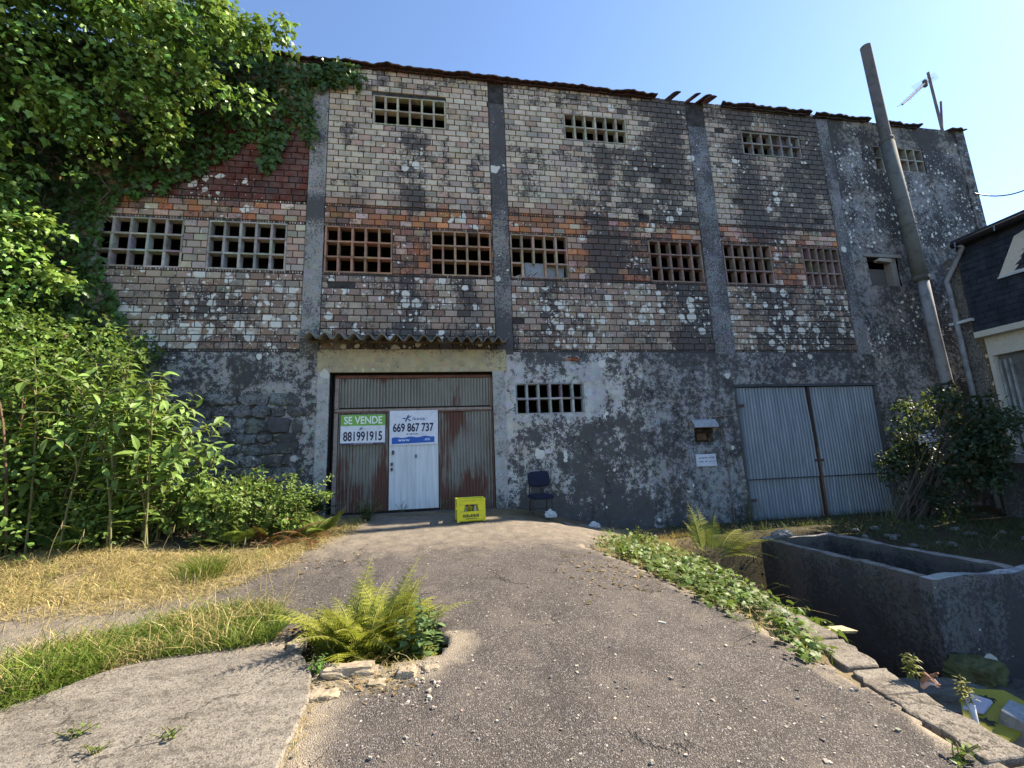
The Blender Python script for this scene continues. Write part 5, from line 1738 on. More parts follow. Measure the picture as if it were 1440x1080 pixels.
# --- bramble thicket at the left
hz = lambda x, y: float(hbase(x, y))
BR = thing('bramble_thicket', 'tall tangled bramble thicket below the ivy at the left edge', 'bush', (-7, 7.2, .7))
cs = []; rr = []
for k in range(230):
    x = random.uniform(-9.4, -5.0); y = random.uniform(5.9, 8.6)
    top = 4.8 - 0.50 * max(0, x + 7.6) * 1.0 - 1.25 * max(0, 7.4 - y) - .25 * max(0, x + 5.6)
    z = random.uniform(0.9, max(1.1, top))
    if z > 1.5 and random.random() < .35: z = top * random.uniform(.85, 1.02)
    cs.append((x, y, z)); rr.append(random.uniform(.28, .55))
parts = [clumps_leaves(cs, rr, 32000, 0.078, OVA_V, OVA_F, (0.10, 0.185, 0.036), .35, .28, .5, .2)]
leaf_obj('foliage', parts, 'leaf', BR)
b = MB()
for k in range(40):
    p0 = Vector((random.uniform(-8.6, -5.2), random.uniform(6.2, 7.6), .6)); a = random.uniform(-1, 1)
    pts = [p0 + Vector((a * .5 * t, -.35 * t, 2.6 * t - 1.1 * t * t)) * 1.4 for t in np.linspace(0, 1.25, 9)]
    b.tube(pts, [.013] * 5 + [.009] * 4, 5, (0.16, .10, .06))
b.build('stems', M['stem'], BR)


# --- big-leaved shrub
def stem_plant(name, label, cat, base, stems, leaf_len, col, tv=LAN_V, tf=LAN_F, spacing=.085, mat='leaf', yellow=.3, stemcol=(.16, .15, .06), side=0.5, group=None, droop=.5):
    """stems: list of point lists; leaves alternate along each"""
    T_ = thing(name, label, cat, base, group)
    b = MB(); parts = []
    Ps = []; Ds = []; Ns = []; Ss = []
    for pts in stems:
        pts = [Vector(p) for p in pts]
        b.tube(pts, [max(.003, .011 * leaf_len / .2 * (1 - .7 * i / (len(pts) - 1))) for i in range(len(pts))], 5, stemcol)
        L = sum((pts[i + 1] - pts[i]).length for i in range(len(pts) - 1))
        n = max(3, int(L / spacing))
        for k in range(n):
            t = (0.12 + .88 * (k + random.random() * .5) / n) * (len(pts) - 1); i = min(int(t), len(pts) - 2)
            p = pts[i].lerp(pts[i + 1], min(1, t - i)); d = (pts[i + 1] - pts[i]).normalized()
            a = k * 2.4 + random.uniform(-.5, .5)
            u = d.orthogonal().normalized(); w_ = d.cross(u)
            o_ = u * math.cos(a) + w_ * math.sin(a)
            dr = (o_ * 1.0 + d * .35 + Vector((0, 0, -droop * random.random())))
            Ps.append(p); Ds.append(dr); Ns.append(d * .6 + Vector((0, 0, .8)) + Vector((random.gauss(0, .25), random.gauss(0, .25), 0)))
            Ss.append(leaf_len * random.uniform(.6, 1.15) * (1 - .35 * max(0, k / n - .6) / .4))
    parts.append(scatter(tv, tf, np.array(Ps), np.array(Ds), np.array(Ns), np.array(Ss), tints(len(Ps), col, .22, yellow)))
    leaf_obj('foliage', parts, mat, T_)
    b.build('stems', M['stem'], T_)
    return T_


def arch(p0, dx, dy, hgt, bend=.3, n=7):
    p0 = Vector(p0)
    return [p0 + Vector((dx * t ** 1.5, dy * t ** 1.5, hgt * (t - bend * t * t) / (1 - bend * .6))) for t in np.linspace(0, 1, n)]


stems = []
for k in range(46):
    x = random.uniform(-6.4, -3.7); y = random.uniform(6.3, 7.6)
    x1 = random.uniform(-1.0, 1.0)
    topx = x + x1
    hmax = np.interp(topx, [-7, -5.6, -5.0, -4.3, -3.7, -3.0, -2.6], [3.1, 3.75, 3.7, 3.5, 3.2, 2.3, 1.1])
    hh = max(.5, (hmax - hz(x, y) + .1) * random.uniform(.55, 1.0))
    s = arch((x, y, hz(x, y)), x1, random.uniform(-.7, .1), hh, .25)
    stems.append(s)
    for j in range(3):
        i = random.randrange(2, 6); q = s[i]
        stems.append(arch(q, random.uniform(-.5, .6), random.uniform(-.45, .15), random.uniform(.15, .55), .5, 5))
stem_plant('leafy_shrub', 'tall shrub with large pale green pointed leaves in front of the rubble wall', 'bush', (-4.9, 7.1, .6), stems, 0.23, (0.165, 0.28, 0.065), spacing=.065, yellow=.3)

# low undergrowth between the shrub and the garage
UG = thing('creeping_bramble', 'low sprawling bramble with small round leaves left of the garage door', 'bush', (-3, 7.6, .7))
cs = []; rr = []
for k in range(80):
    x = random.uniform(-5.8, -2.2); y = random.uniform(6.75, 8.2)
    top = np.interp(x, [-6, -4.5, -3.3, -2.6, -2.1], [1.2, 1.35, 1.45, 1.35, 1.1]) - .35 * max(0, 7.3 - y)
    cs.append((x, y, random.uniform(.75, top) + max(0, random.gauss(0, .1)))); rr.append(random.choice((.08, .12, .16, .24)))
for k in range(110):
    x = random.uniform(-7.2, -3.1); y = np.interp(x, [-7.2, -3.1], [5.9, 6.75]) + random.uniform(0, .8)
    cs.append((x, y, hz(x, y) + random.uniform(.05, .55))); rr.append(random.choice((.12, .18, .28)))
for k in range(12):
    x = random.uniform(-2.8, -1.85); y = random.uniform(6.95, 7.7)
    cs.append((x, y, hz(x, y) + random.uniform(.05, .62))); rr.append(random.choice((.08, .12, .2)))
leaf_obj('foliage', [clumps_leaves(cs, rr, 15000, 0.07, OVA_V, OVA_F, (0.11, 0.19, 0.042), .35, .45, .3, .1)], 'leaf', UG)
b = MB()
for k in range(26):
    p = Vector((random.uniform(-5, -2.6), random.uniform(7, 8), .6)); b.tube(arch(p, random.uniform(-.5, .6), random.uniform(-.5, .1), random.uniform(.5, .9), .4), .006, 4, (.2, .13, .07))
b.build('stems', M['stem'], UG)


st_ = []
for k in range(44):
    x = random.uniform(-4.2, -2.15); y = random.uniform(6.9, 7.9)
    st_.append(arch((x, y, hz(x, y)), random.uniform(-.3, .55), random.uniform(-.45, .1), random.uniform(.6, 1.25), .4, 8))
stem_plant('bramble', 'pale arching bramble shoots reaching towards the garage door jamb', 'bush', (-3.1, 7.4, .6), st_, .085, (0.15, 0.25, 0.06), OVA_V, OVA_F, .026, 'leaf', .35)


# --- ferns
def pinna_template():
    """a pinna with toothed lobes, x across, y along"""
    n = 7
    vs = [(0, 0, 0)]; fs = []
    ys_ = np.linspace(0.03, 1, n + 1)
    for i in range(n):
        y0, y1 = ys_[i], ys_[i + 1]
        wd_ = 0.25 * (1 - (i / n) ** 1.4) + .02
        k = len(vs)
        vs += [(0, y0, 0), (wd_, (y0 * .4 + y1 * .6) + .04, .02), (0, y0 + (y1 - y0) * .8, 0), (-wd_, (y0 * .4 + y1 * .6) + .04, .02)]
        fs += [(k, k + 1, k + 2), (k, k + 2, k + 3)]
    return np.array(vs), np.array(fs)


PIN_V, PIN_F = pinna_template()


def frond_parts(base, dirxy, L, lift, curl, width, col, yellow, npair=19):
    """one arching frond: rachis points and paired pinnae"""
    base = np.array(base, float); dx, dy = dirxy
    ts = np.linspace(0, 1, 12)
    ang = lift - curl * ts
    step = L / 11
    pts = [base]
    for a in ang[:-1]: pts.append(pts[-1] + step * np.array([dx * math.cos(a), dy * math.cos(a), math.sin(a)]))
    pts = np.array(pts)
    Ps = []; Ds = []; Ns = []; Ss = []
    for k in range(npair):
        t = 0.16 + .82 * k / (npair - 1)
        f = t * 11; i = min(int(f), 10); p = pts[i] + (pts[i + 1] - pts[i]) * (f - i)
        d = pts[i + 1] - pts[i]; d = d / np.linalg.norm(d)
        sd_ = np.cross(d, [0, 0, 1.0]); sd_ = sd_ / max(np.linalg.norm(sd_), 1e-6); up_ = np.cross(sd_, d)
        wdt = width * (math.sin(math.pi * min(1, (1 - t) * .95 + .05)) ** .7 if t > .5 else 1) * min(1, .55 + t * 1.4)
        wdt = width * (1 - (max(0, t - .25) / .75) ** 1.3) * min(1, .6 + t * 1.6) + .012
        for s in (-1, 1):
            Ps.append(p); Ds.append(sd_ * s + d * .42 - up_ * .18 + rng.normal(0, .06, 3)); Ns.append(up_ + rng.normal(0, .1, 3)); Ss.append(wdt * random.uniform(.88, 1.1))
    n = len(Ps)
    tn = tints(n, col, .12, yellow) * math.exp(random.gauss(0, .15))
    return pts, scatter(PIN_V, PIN_F, np.array(Ps), np.array(Ds), np.array(Ns), np.array(Ss), tn)


def fern(name, label, base, fronds, col, yellow=.3, group=None, cat='fern', stemcol=(.20, .19, .06)):
    """fronds: list of (azimuth, length, lift, curl, width, offset xy)"""
    T_ = thing(name, label, cat, base, group)
    b = MB(); parts = []
    for az, L, lift, curl, wd_, off in fronds:
        pts, pr_ = frond_parts((base[0] + off[0], base[1] + off[1], base[2]), (math.cos(az), math.sin(az)), L, lift, curl, wd_, col, yellow)
        parts.append(pr_); b.tube([tuple(p) for p in pts], [.006 * (1 - .8 * i / 11) + .0012 for i in range(12)], 4, stemcol)
    leaf_obj('fronds', parts, 'fern', T_); b.build('stalks', M['stem'], T_)
    return T_


fb = G(515, 905)
fr = []
for k in range(72):
    ox = random.uniform(-.30, .28); oy = random.uniform(-.12, .22)
    az = math.atan2(oy * 1.5 + random.gauss(0, .4), ox * 1.2 + random.gauss(0, .4))
    fr.append((az, random.uniform(.55, .85), random.uniform(1.2, 1.52), random.uniform(.9, 2.1), random.uniform(.12, .18), (ox, oy)))
for az, L, lf in ((rad(55), .98, 1.2), (rad(80), .95, 1.3), (rad(45), .85, 1.1)):
    fr.append((az, L, lf, .7, .18, (0.05 if az < 1.2 else -.15, .05)))
for k in range(12): fr.append((rad(-140 + 10 * k + random.uniform(-8, 8)), random.uniform(.4, .58), random.uniform(.8, 1.2), random.uniform(1.6, 2.4), .14, (-.30 + .05 * k, random.uniform(-.12, 0))))
fern('fern', 'yellow green fern clump growing out of the hole in the asphalt', (fb[0], fb[1] + .08, fb[2] - .22), fr, (0.33, 0.345, 0.045), .65)
# nettle-like plant in the right end of the same hole
nb = G(596, 915); st_ = []
for k in range(11): st_.append(arch((nb[0] + random.uniform(-.16, .1), nb[1] + random.uniform(-.02, .16), nb[2] - .2), random.uniform(-.12, .1), random.uniform(-.1, .1), random.uniform(.35, .62), .1))
stem_plant('nettle', 'upright grey green nettle with a tall spike at the right rim of the asphalt hole', 'plant', (nb[0], nb[1], nb[2] - .2), st_, .09, (0.14, 0.23, 0.09), OVA_V, OVA_F, .018, 'leaf', .15)
nb = G(443, 952); st_ = [arch((nb[0] + random.uniform(-.03, .03), nb[1] + random.uniform(-.02, .04), nb[2]), random.uniform(-.05, .05), random.uniform(-.04, .04), random.uniform(.10, .17), .1) for k in range(7)]
stem_plant('small_weed', 'small bright green weed in front of the asphalt hole beside the slab corner', 'plant', tuple(nb), st_, .04, (0.08, 0.20, 0.04), OVA_V, OVA_F, .012, 'leaf', .15)

# ferns by the kerb
kb = G(1000, 800)
kx, kyv, kz = 3.92, 6.5, 0.0
fern('fern', 'upright fern with two tall yellow green fronds beside the tank', (kx + .15, kyv, kz), [(rad(100), .85, 1.45, .35, .17, (-.1, 0)), (rad(70), .85, 1.2, .4, .19, (0, .05)), (rad(130), .6, 1.3, .6, .12, (-.05, 0)), (rad(40), .7, 1.25, .6, .16, (.05, 0))], (0.26, 0.28, 0.045), .5)
fern('fern', 'sprawling fern arching over the pit edge below the tank', (kx + .25, kyv - .15, kz - .02), [(rad(5), 1.1, .85, 1.25, .2, (0, 0)), (rad(-14), 1.15, .7, 1.15, .2, (0, 0)), (rad(22), .95, 1.0, 1.4, .18, (0, .05)), (rad(-25), 1.0, .8, 1.2, .18, (0, 0)), (rad(-30), .8, .5, 1.0, .14, (0, 0)), (rad(-55), .6, .6, 1.1, .13, (0, 0)), (rad(-5), .7, .85, 1.3, .15, (0, 0))], (0.27, 0.27, 0.045), .6)
# ferns in the left undergrowth
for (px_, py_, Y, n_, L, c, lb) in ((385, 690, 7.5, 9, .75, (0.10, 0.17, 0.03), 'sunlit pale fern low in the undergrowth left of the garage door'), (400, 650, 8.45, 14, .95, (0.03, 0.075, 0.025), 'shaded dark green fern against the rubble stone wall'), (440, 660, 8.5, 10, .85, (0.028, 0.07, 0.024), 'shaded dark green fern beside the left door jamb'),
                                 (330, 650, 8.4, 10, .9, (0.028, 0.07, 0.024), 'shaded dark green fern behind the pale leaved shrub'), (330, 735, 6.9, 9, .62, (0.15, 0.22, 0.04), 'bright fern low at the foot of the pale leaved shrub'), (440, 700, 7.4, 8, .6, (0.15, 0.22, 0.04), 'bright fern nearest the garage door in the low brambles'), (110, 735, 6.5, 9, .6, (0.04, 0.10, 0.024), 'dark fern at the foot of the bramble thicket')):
    X, Z = F(px_, py_, Y); zb_ = hz(X, Y)
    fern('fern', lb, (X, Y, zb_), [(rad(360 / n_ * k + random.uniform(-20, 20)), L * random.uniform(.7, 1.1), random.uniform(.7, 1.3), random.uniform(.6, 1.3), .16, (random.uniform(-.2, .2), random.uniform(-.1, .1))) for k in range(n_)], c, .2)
fern('dead_bracken', 'clump of dead rust brown bracken at the edge of the dry grass', tuple(G(398, 764)), [(rad(200 + 18 * k), random.uniform(.45, .7), random.uniform(.4, 1.3), random.uniform(.8, 1.8), .12, (random.uniform(-.35, .45), random.uniform(-.1, .1))) for k in range(16)], (0.15, 0.065, 0.024), .0, None, 'fern', (.2, .1, .05))

# --- dark shrub on the right
SR = thing('dark_shrub', 'dark leafy shrub in shade beside the grey metal gate', 'bush', (9.9, 7.9, .05))
cs = []; rr = []
for k in range(120):
    px_, py_ = random.uniform(1238, 1420), random.uniform(560, 735)
    if ((px_ - 1330) / 95) ** 2 + ((py_ - 635) / 88) ** 2 > 1.35 * random.uniform(.5, 1): continue
    Y = np.interp(px_, [1238, 1290, 1340, 1420], [8.3, 7.9, 7.1, 6.2]) + random.uniform(-.35, .25)
    X, Z = F(px_, py_, Y)
    cs.append((X, Y, max(Z, .2))); rr.append(random.choice((.08, .14, .22, .34)))
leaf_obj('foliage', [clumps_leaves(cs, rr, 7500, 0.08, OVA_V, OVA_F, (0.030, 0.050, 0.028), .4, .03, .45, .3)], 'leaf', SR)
b = MB()
for k in range(40):
    c = cs[random.randrange(len(cs))]; p0 = Vector((9.6 + random.uniform(-.3, .5), 7.8 + random.uniform(-.2, .2), .05)); b.tube([p0, p0.lerp(Vector(c), .5) + Vector((0, 0, .25)), Vector(c)], [.022, .014, .005], 5, (.09, .075, .06))
b.build('trunk', M['stem'], SR)
X, Z = F(1306, 616, 7.15)
P = np.array([X, 7.15, Z]) + rng.normal(0, .12, (70, 3)) * np.array([[1, .4, .6]])
leaf_obj('blossom', [scatter(OVA_V, OVA_F, P, rng.normal(0, 1, (70, 3)), rng.normal(0, .5, (70, 3)) + np.array([[-.5, -.6, .6]]), np.full(70, .055), np.tile(np.array([[.5, .5, .55]]), (70, 1)))], 'leaf', SR)

# --- ivy trailing along the kerb
KPX = [(825, 772), (850, 752), (905, 756), (960, 778), (1000, 795), (1040, 812), (1085, 848), (1130, 880), (1160, 905), (1175, 935), (1140, 950), (1110, 925), (1060, 890), (1000, 862), (950, 830), (890, 795)]
KP = gpoly(KPX)
q = vary_density(pts_in(KP, 7500), 2.4, -.28, 3.0)
q = q[rng.random(len(q)) < np.clip(dist_to(KP, q[:, 0], q[:, 1]) / .24, .12, 1) * np.interp(q[:, 1], [4.0, 5.6, 7.0], [.85, .65, .22])]
zz = hbase(q[:, 0], q[:, 1]) + .03 + np.abs(rng.normal(0, .035, len(q))) + .07 * np.array([max(0, fbm(a, c, 2.2, 3, 5)) for a, c in q])
P = np.stack([q[:, 0], q[:, 1], zz], 1)
nr = rng.normal(0, .4, (len(q), 3)) + np.array([[.25, -.25, 1]])
V1 = scatter(IVY_V, IVY_F, P, rng.normal(0, 1, (len(q), 3)) * np.array([[1, 1, .3]]), nr, .052 * np.exp(np.clip(rng.normal(0, .4, len(q)), -1, .55)), tints(len(q), (0.085, 0.155, 0.036), .4, .35))
q2 = np.stack([kerb_x(np.linspace(3.2, 7.0, 1500)) + rng.normal(0.0, .12, 1500), np.linspace(3.2, 7.0, 1500)], 1)
q2 = vary_density(q2, 1.6, -.1, 7.0); q2 = q2[(q2[:, 1] > 3.7)]
P2 = np.stack([q2[:, 0] + .05, q2[:, 1], .03 - np.abs(rng.normal(0, .14, len(q2)))], 1)
V2_ = scatter(IVY_V, IVY_F, P2, rng.normal(0, .5, (len(q2), 3)) + np.array([[.3, 0, -.7]]), rng.normal(0, .4, (len(q2), 3)) + np.array([[.7, -.2, .5]]), .065 * np.exp(rng.normal(0, .3, len(q2))), tints(len(q2), (0.05, 0.11, 0.028), .3, .15))
o = leaf_obj('ivy_ground_cover', [V1, V2_], 'leaf'); tag(o, 'trailing ivy ground cover along the right edge of the asphalt', 'ground cover', None, 'stuff')


# --- grasses
def grass_obj(name, polys, label, kind='stuff', cat='grass'):
    parts = []
    for (poly, n, hm, w_, col, var, yel, lean, thr, seed, droop) in polys:
        q = vary_density(pts_in(poly, n), 1.8, thr, seed)
        n = len(q)
        P = np.stack([q[:, 0], q[:, 1], hbase(q[:, 0], q[:, 1]) - .01], 1)
        P[:, 2] = np.where(q[:, 0] > kerb_x(q[:, 1]), h(q[:, 0], q[:, 1]), P[:, 2])
        H = hm * np.exp(rng.normal(0, .35, n))
        parts.append(blades(P, H, w_ * (0.7 + .6 * rng.random(n)), rng.normal(0, lean, (n, 2)), tints(n, col, var, yel), droop))
    o = leaf_obj(name, parts, 'grass'); tag(o, label, cat, None, kind)
    return o


GREEN = (0.085, 0.155, 0.025); STRAW = (0.50, 0.385, 0.175)
dry = gpoly([(-420, 990), (-400, 860), (-200, 815), (-60, 800), (80, 775), (200, 778), (300, 778), (380, 772), (440, 750), (510, 728), (505, 745), (446, 772), (398, 800), (340, 824), (280, 846), (190, 862), (100, 872), (0, 880), (-200, 925)])
strip = gpoly([(-330, 1150), (-300, 1080), (-120, 1010), (-60, 985), (0, 945), (80, 918), (180, 895), (260, 872), (330, 862), (398, 858), (405, 880), (385, 905), (330, 918), (250, 926), (180, 942), (100, 972), (40, 1000), (0, 1015), (-60, 1045), (-180, 1095)])
grass_obj('dry_grass', [(dry, 19000, .10, .0032, STRAW, .22, 0, 1.5, -.5, 2.0, 1.5), (dry, 900, .14, .0035, (0.12, .19, .035), .25, .5, .6, .1, 4.0, .6),
                        (gpoly([(880, 762), (950, 748), (1010, 768), (1000, 785), (950, 780)]), 1500, .10, .003, (0.42, .29, .10), .2, 0, .8, -.6, 1.0, 1.0),
                        (KP, 900, .13, .003, STRAW, .3, 0, .9, -.1, 9.0, 1.0), (KP, 800, .13, .003, (0.15, .22, .04), .3, .4, .7, -.2, 11.0, .8),
                        (gpoly([(398, 925), (440, 985), (425, 1040), (400, 1090), (385, 1075), (430, 960)]), 500, .06, .0022, STRAW, .25, 0, 1.0, -.2, 2.5, 1.0),
                        (gpoly([(440, 935), (560, 935), (600, 930), (560, 975), (470, 985)]), 700, .05, .002, STRAW, .25, 0, 1.2, -.1, 5.5, 1.2)],
          'flattened straw coloured dry grass in front of the bushes')
grass_obj('green_grass', [(strip, 13000, .125, .0038, (0.115, .185, .032), .25, .5, .55, -.45, 1.0, .7), (strip, 3400, .20, .003, STRAW, .25, 0, .6, -.2, 6.0, .8),
                          (gpoly([(-60, 1000), (0, 965), (160, 930), (160, 945), (60, 985), (0, 1010)]), 1600, .20, .004, (0.12, .20, .03), .2, .5, .45, -.6, 1.0, .7)],
          'strip of bright green grass between the asphalt and the concrete slab')
# standing dry stalks with seed heads
b = MB()
for (px_, py_) in [(18, 930), (38, 925), (60, 930), (52, 935), (78, 915), (135, 912), (150, 900), (165, 905), (270, 870), (280, 868), (350, 868), (357, 868), (372, 866), (385, 858), (395, 862), (402, 865), (240, 880), (-20, 945), (340, 790), (225, 790), (65, 800), (105, 790)]:
    g = G(px_, py_); H = random.uniform(.25, .48); lx, ly = random.gauss(0, .07), random.gauss(0, .05)
    pts = [Vector((g[0] + lx * t * t, g[1] + ly * t * t, g[2] + H * t)) for t in np.linspace(0, 1, 6)]
    b.tube(pts, .0022, 4, (0.42, .33, .17)); b.tube([pts[-1] - Vector((0, 0, .05)), pts[-1], pts[-1] + Vector((lx * .1, 0, .05))], [.002, .006, .001], 5, (0.45, .35, .2))
tag(b.build('dry_stalks', M['grass']), 'thin dry grass stalks with seed heads standing above the green strip', 'grass', None, 'stuff')
g = G(288, 812)
q = rng.normal(0, .11, (420, 2)); P = np.stack([g[0] + q[:, 0], g[1] + q[:, 1], np.full(420, g[2] - .01)], 1)
o = leaf_obj('grass_tuft', [blades(P, .26 * np.exp(rng.normal(0, .25, 420)), .004 * np.ones(420), q * 4 + rng.normal(0, .2, (420, 2)), tints(420, (0.11, .155, .03), .2, .5), .8)], 'grass')
tag(o, 'rounded tuft of long green grass in the dry grass patch', 'grass tuft')

# shaded grass and weeds near the gate and in the pit
pg = [(4.2, 7.5), (5.2, 7.1), (6.8, 7.05), (6.9, 5.0), (9.0, 5.0), (10.5, 6.2), (10.4, 8.6), (4.4, 8.65)]
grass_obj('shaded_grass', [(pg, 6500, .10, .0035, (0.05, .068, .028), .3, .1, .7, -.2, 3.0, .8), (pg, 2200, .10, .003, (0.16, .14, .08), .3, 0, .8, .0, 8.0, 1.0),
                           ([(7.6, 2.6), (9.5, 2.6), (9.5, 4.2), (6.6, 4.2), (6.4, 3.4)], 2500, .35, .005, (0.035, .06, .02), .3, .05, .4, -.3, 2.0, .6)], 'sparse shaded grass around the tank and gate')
b = MB()
for k in range(46):
    X = random.choice((random.uniform(8.6, 10.4), random.uniform(8.9, 9.8), random.uniform(6.2, 10))); Y = random.uniform(7.6, 8.5); H = random.uniform(.25, .75)
    lx = random.gauss(0, .18)
    b.tube([Vector((X + lx * t * t, Y, .05 + H * t)) for t in np.linspace(0, 1, 5)], .004, 4, (0.20, .185, .13))
tag(b.build('dry_stems', M['grass']), 'bare dry weed stems in front of the grey gate', 'weeds', None, 'stuff')

# individual weeds
def weed(px_, py_, H, label, col=(0.08, .14, .03), n=5, ll=.05, dz=0, X=None, yellow=.4, tv=OVA_V, tf=OVA_F, sp_=.02, spread=.12, name='weed', group=None):
    p = G(px_, py_) if X is None else np.array(X)
    st_ = [arch((p[0] + random.uniform(-.02, .02), p[1] + random.uniform(-.02, .02), p[2] + dz), random.uniform(-spread, spread), random.uniform(-spread, spread) * .6, H * random.uniform(.6, 1.1), .1) for k in range(n)]
    return stem_plant(name, label, 'weed', tuple(p), st_, ll, col, tv, tf, sp_, 'leaf', yellow, group=group)


weed(515, 735, .42, 'bushy dark green weed at the foot of the left garage panel', (0.045, .09, .028), 14, .07, spread=.3, yellow=.1)
weed(565, 722, .22, 'tiny green weed growing at the base of the white wicket door', (0.05, .10, .035), 5, .045, yellow=.1)
weed(0, 0, .30, 'small green weed between the wicket door and the crate', (0.05, .09, .035), 6, .05, X=(-.02, 8.6, hz(0, 8.6)), yellow=.1)
weed(1272, 962, .22, 'thin yellowish flowering weed on the outer kerb edge', (0.22, .22, .05), 5, .05, X=(3.12, 2.75, .03), yellow=.9, tv=LAN_V, tf=LAN_F, sp_=.012, spread=.06)
weed(1330, 1000, .16, 'short yellowish weed beside the white pipe stub on the kerb', (0.26, .23, .05), 4, .045, X=(3.10, 2.42, .03), yellow=.9, tv=LAN_V, tf=LAN_F, sp_=.012, spread=.04)
weed(0, 0, .10, 'small green weed in the kerb joint near the bottom right corner', (0.12, .19, .03), 7, .045, X=tuple(G(1352, 1075)), yellow=.4, spread=.14)
weed(903, 768, .30, 'pale yellow weed at the far end of the trailing ivy', (0.20, .24, .05), 9, .06, yellow=.7, spread=.15)
weed(1000, 745, .55, 'wispy tall weed at the wall base left of the gate', (0.10, .12, .04), 7, .035, X=(5.4, 8.4, .08), yellow=.3, spread=.2, sp_=.03)
weed(1090, 740, .5, 'dark weed at the foot of the gate frame', (0.05, .08, .035), 9, .05, X=(6.35, 8.5, .08), yellow=.05, spread=.25)
weed(100, 1052, .08, 'small green sprig growing on the concrete slab near its left side', (0.10, .17, .03), 6, .035, X=tuple(G(100, 1056) + np.array([0, 0, .06])), spread=.1)
weed(237, 1052, .07, 'small green sprig growing on the middle of the concrete slab', (0.10, .18, .03), 5, .03, X=tuple(G(237, 1056) + np.array([0, 0, .06])), spread=.07)
weed(130, 1075, .06, 'low green sprig at the lower edge of the concrete slab', (0.10, .17, .03), 6, .03, X=tuple(G(132, 1078) + np.array([0, 0, .06])), spread=.1)


# ------------------------------------------------------------------ stones and debris
def rock(name, label, cat, loc, size, col, seed, rz=0.0, group=None, mat='rock'):
    import bmesh
    bm = bmesh.new(); bmesh.ops.create_icosphere(bm, subdivisions=4, radius=1)
    for v in bm.verts:
        p = v.co.copy(); m_ = max(abs(p.x), abs(p.y), abs(p.z)); p = p * (.25 + .75 / m_ * .8)
        p = p * (1 + .26 * mnoise.fractal(v.co * 1.5 + Vector((seed, seed, 0)), .8, 2, 6))
        v.co = Matrix.Rotation(rz, 3, 'Z') @ Vector((p.x * size[0], p.y * size[1], p.z * size[2]))
    V = np.array([v.co[:] for v in bm.verts]); fc = [[v.index for v in f.verts] for f in bm.faces]; bm.free()
    o = raw_mesh(name, V, fc, M[mat], None, np.tile(np.array(col), (len(fc), 1)))
    o.location = Vector(loc)
    return tag(o, label, cat, group)


for i, (px_, py_, sx, sy_, sz, lb) in enumerate(((492, 950, .20, .07, .075, 'long pale stone block along the front rim of the asphalt hole'), (572, 952, .075, .06, .06, 'squarish pale stone at the right end of the hole rim'), (455, 985, .11, .07, .05, 'pale stone between the slab corner and the dusty patch'),
                                             (606, 945, .06, .045, .04, 'small pale stone by the jagged dark gap of the hole'), (418, 912, .07, .08, .06, 'stained stone at the left rim of the hole'), (530, 965, .07, .05, .035, 'flat pale stone half sunk in the dust below the hole'))):
    g = G(px_, py_); rock('stone', lb, 'stone', (g[0], g[1], g[2] + sz * .3), (sx, sy_, sz * .8), (0.33, .265, .185), i * 3.1, random.uniform(-.3, .3), 'stones round the hole')
# loose pebbles and grit
b = MB()
for k in range(700):
    if k < 420: px_, py_ = random.uniform(400, 1300), random.uniform(770, 1080)
    elif k < 600: px_, py_ = random.uniform(430, 620), random.uniform(935, 1000)
    else: px_, py_ = random.uniform(0, 420), random.uniform(850, 920)
    g = G(px_, py_)
    if not inpoly(np.array([g[0]]), np.array([g[1]]), ASP)[0] or inpoly(np.array([g[0]]), np.array([g[1]]), HOLE)[0]: continue
    s = random.choice((.004, .005, .006, .007, .010)) * random.uniform(.7, 1.3)
    b.box(-s, s, -s * .8, s * .8, -s * .5, s * .6, hsv(random.choice(((0.42, .37, .30), (.30, .26, .21), (.2, .18, .16))), .2), s * .35, Matrix.Translation((g[0], g[1], g[2] + .02)) @ Matrix.Rotation(random.random() * 6, 4, 'Z'))
tag(b.build('gravel', M['rock']), 'loose pale grit scattered on the asphalt', 'gravel', None, 'stuff')
g = G(931, 879); b = MB(); b.box(-.03, .03, -.008, .008, 0, .006, (.55, .53, .48), .002, Matrix.Translation((g[0], g[1], g[2] + .02)) @ Matrix.Rotation(rad(-40), 4, 'Z')); tag(b.build('stick', M['rock']), 'short pale splinter lying on the middle of the asphalt', 'stick')
# rubbish in the pit
def PZ(x, y, z):
    d = ray(x, y); t = (z - ZE) / d[2]
    return Vector((d[0] * t, d[1] * t, z))


b = MB(); b.box(-.28, .22, -.07, .07, -.012, .012, (.42, .34, .22), .01, Matrix.Translation(PZ(1172, 886, -.12)) @ Matrix.Rotation(rad(12), 4, 'Z') @ Matrix.Rotation(rad(8), 4, 'Y')); tag(b.build('plank', M['rock'], None), 'broken plank end sticking out over the dark pit', 'plank')
rock('mossy_stone', 'large mossy boulder in the pit below the tank corner', 'stone', PZ(1372, 955, -.85), (.26, .24, .22), (0.10, .105, .045), 8.0, .4)
rock('stone_block', 'grey stone block lying against the foot of the tank', 'stone', (4.95, 4.1, -.95), (.5, .2, .16), (0.12, .12, .11), 12.0, -.3)
rock('stone_block', 'dark stone block in the pit beside the mossy boulder', 'stone', (5.6, 3.8, -1.0), (.4, .25, .2), (0.08, .08, .07), 15.0, .2)
MP = Matrix.Translation(PZ(1388, 1003, -.45)) @ Matrix.Rotation(rad(20), 4, 'Z') @ Matrix.Rotation(rad(-10), 4, 'Y')
b = MB()
pl_ = [(-.36, -.14), (-.05, -.2), (.28, -.17), (.36, -.02), (.24, .14), (.05, .16), (-.25, .06)]
vs = [MP @ Vector((x, y, .012)) for x, y in pl_] + [MP @ Vector((x, y, -.012)) for x, y in pl_]
n = len(pl_)
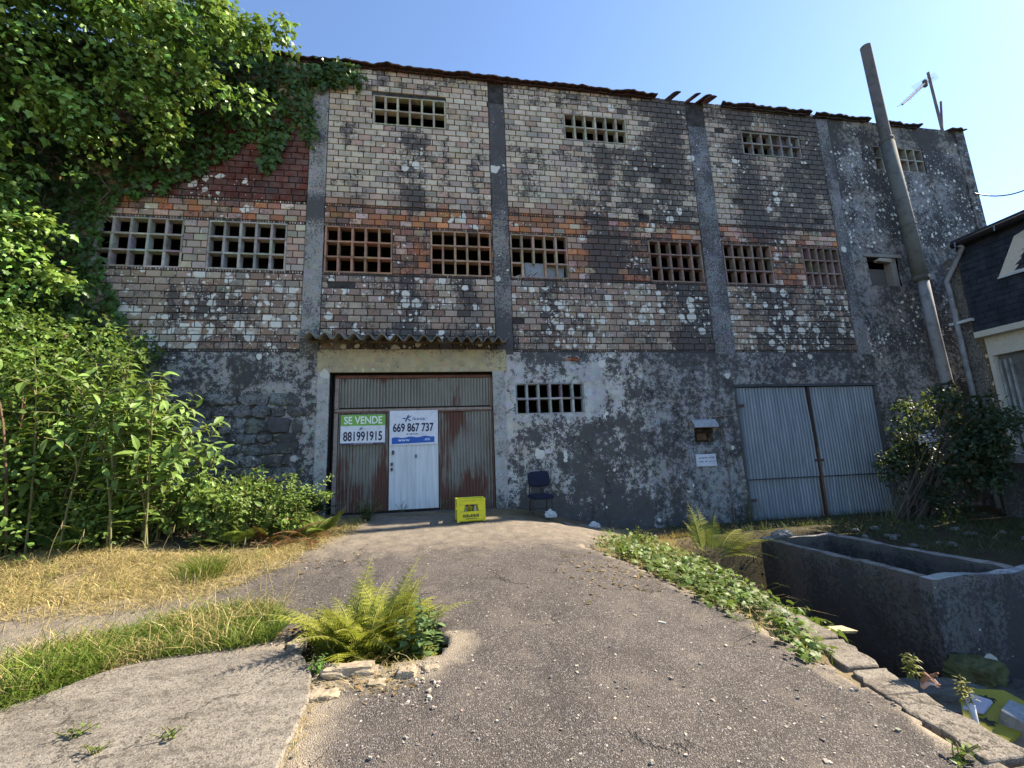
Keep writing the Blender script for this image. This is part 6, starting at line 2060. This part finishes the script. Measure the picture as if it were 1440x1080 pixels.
b.add(vs, [tuple(range(n)), tuple(range(n, 2 * n))[::-1]] + [(i, i + n, (i + 1) % n + n, (i + 1) % n) for i in range(n)], (.30, .28, .03))
YB = b.build('broken_panel', M['plastic']); tag(YB, 'broken yellow plastic panel with dark emblems lying in the pit', 'panel')
for (cx_, cy_) in ((-.12, -.03), (.17, .03)):
    b = MB(); b.add([MP @ Vector((cx_ + x * .05, cy_ + y * .05, .016)) for x, y in ((-.5, -1), (.1, -.5), (.2, -1.1), (.6, -.6), (.3, 0), (.9, .3), (.2, .5), (.3, 1.1), (-.3, .7), (-.6, 1), (-.4, .1), (-.9, -.2))], [tuple(range(12))], (.02, .03, .015)); b.build('emblem', M['paint'], YB)
b = MB(); b.box(-.1, .1, -.06, .06, .013, .02, (.5, .52, .6), .01, MP @ Matrix.Translation((.04, .06, 0))); b.build('white_patch', M['paint'], YB)
b = MB(); b.box(-.14, .14, -.12, .12, -.13, .13, (.30, .33, .35), .012, Matrix.Translation(PZ(1446, 1030, -.50)) @ Matrix.Rotation(rad(20), 4, 'Z') @ Matrix.Rotation(rad(12), 4, 'X'))
tag(b.build('foam_box', M['rock'], bevel=.01), 'pale foam box half hidden behind the kerb at the lower right', 'box')
b = MB(); b.tube([(3.10, 2.40, -.2), (3.10, 2.405, .05)], .016, 10, (.5, .52, .54)); tag(b.build('pipe_stub', M['plastic'], smooth=True), 'short pale pipe stub standing behind the kerb', 'pipe')
b = MB()
cp_ = Vector((3.22, 2.72, 0.0))
for k in range(3):
    pts = [cp_ + Vector((.05 * math.cos(a) + .01 * k, .045 * math.sin(a), .02 * k + .025 * math.sin(a * 2 + k))) for a in np.linspace(0, 4.6, 12)]
    b.tube(pts, [.006 + .008 * math.sin(i / 11 * 3.1) for i in range(12)], 6, (.30, .16, .10) if k else (.5, .38, .33))
tag(b.build('rusty_scrap', M['rock']), 'curled rusty scrap caught on the kerb edge by the pit', 'scrap')
# litter on the shaded ground right of the tank
for i in range(15):
    X = random.uniform(6.9, 9.2); Y = random.uniform(5.6, 7.4)
    crumple('litter', 'crushed scrap of pale litter on the shaded ground behind the tank', 'litter', (X, Y, float(h(X, Y)) + .0), (random.uniform(.03, .10), random.uniform(.03, .07), random.uniform(.02, .05)), (.15, .155, .16), i * 2.3 + 20, 'litter behind the tank')
# rubble lump on the tank's far corner
crumple('rubble_lump', 'pale crumpled sack lying on the far corner of the tank', 'sack', (5.75, 6.93, .1), (.2, .09, .09), (.20, .20, .2), 33.0, None, 'rock')
# dead leaves
P = []
for (px_, py_, n_, s_) in ((850, 800, 120, 45), (900, 812, 90, 30), (500, 965, 60, 40), (430, 780, 60, 50), (400, 890, 50, 25)):
    for k in range(n_):
        g = G(px_ + random.gauss(0, s_), py_ + random.gauss(0, s_ * .35)); P.append(g + np.array([0, 0, .025]))
P = np.array(P)
o = leaf_obj('dead_leaves', [scatter(OVA_V, OVA_F, P, rng.normal(0, 1, (len(P), 3)) * np.array([[1, 1, .2]]), rng.normal(0, .3, (len(P), 3)) + np.array([[0, 0, 1]]), .045 * np.exp(rng.normal(0, .3, len(P))), tints(len(P), (0.26, .17, .085), .3, 0))], 'grass')
tag(o, 'dry brown leaves scattered at the asphalt edge', 'leaves', None, 'stuff')
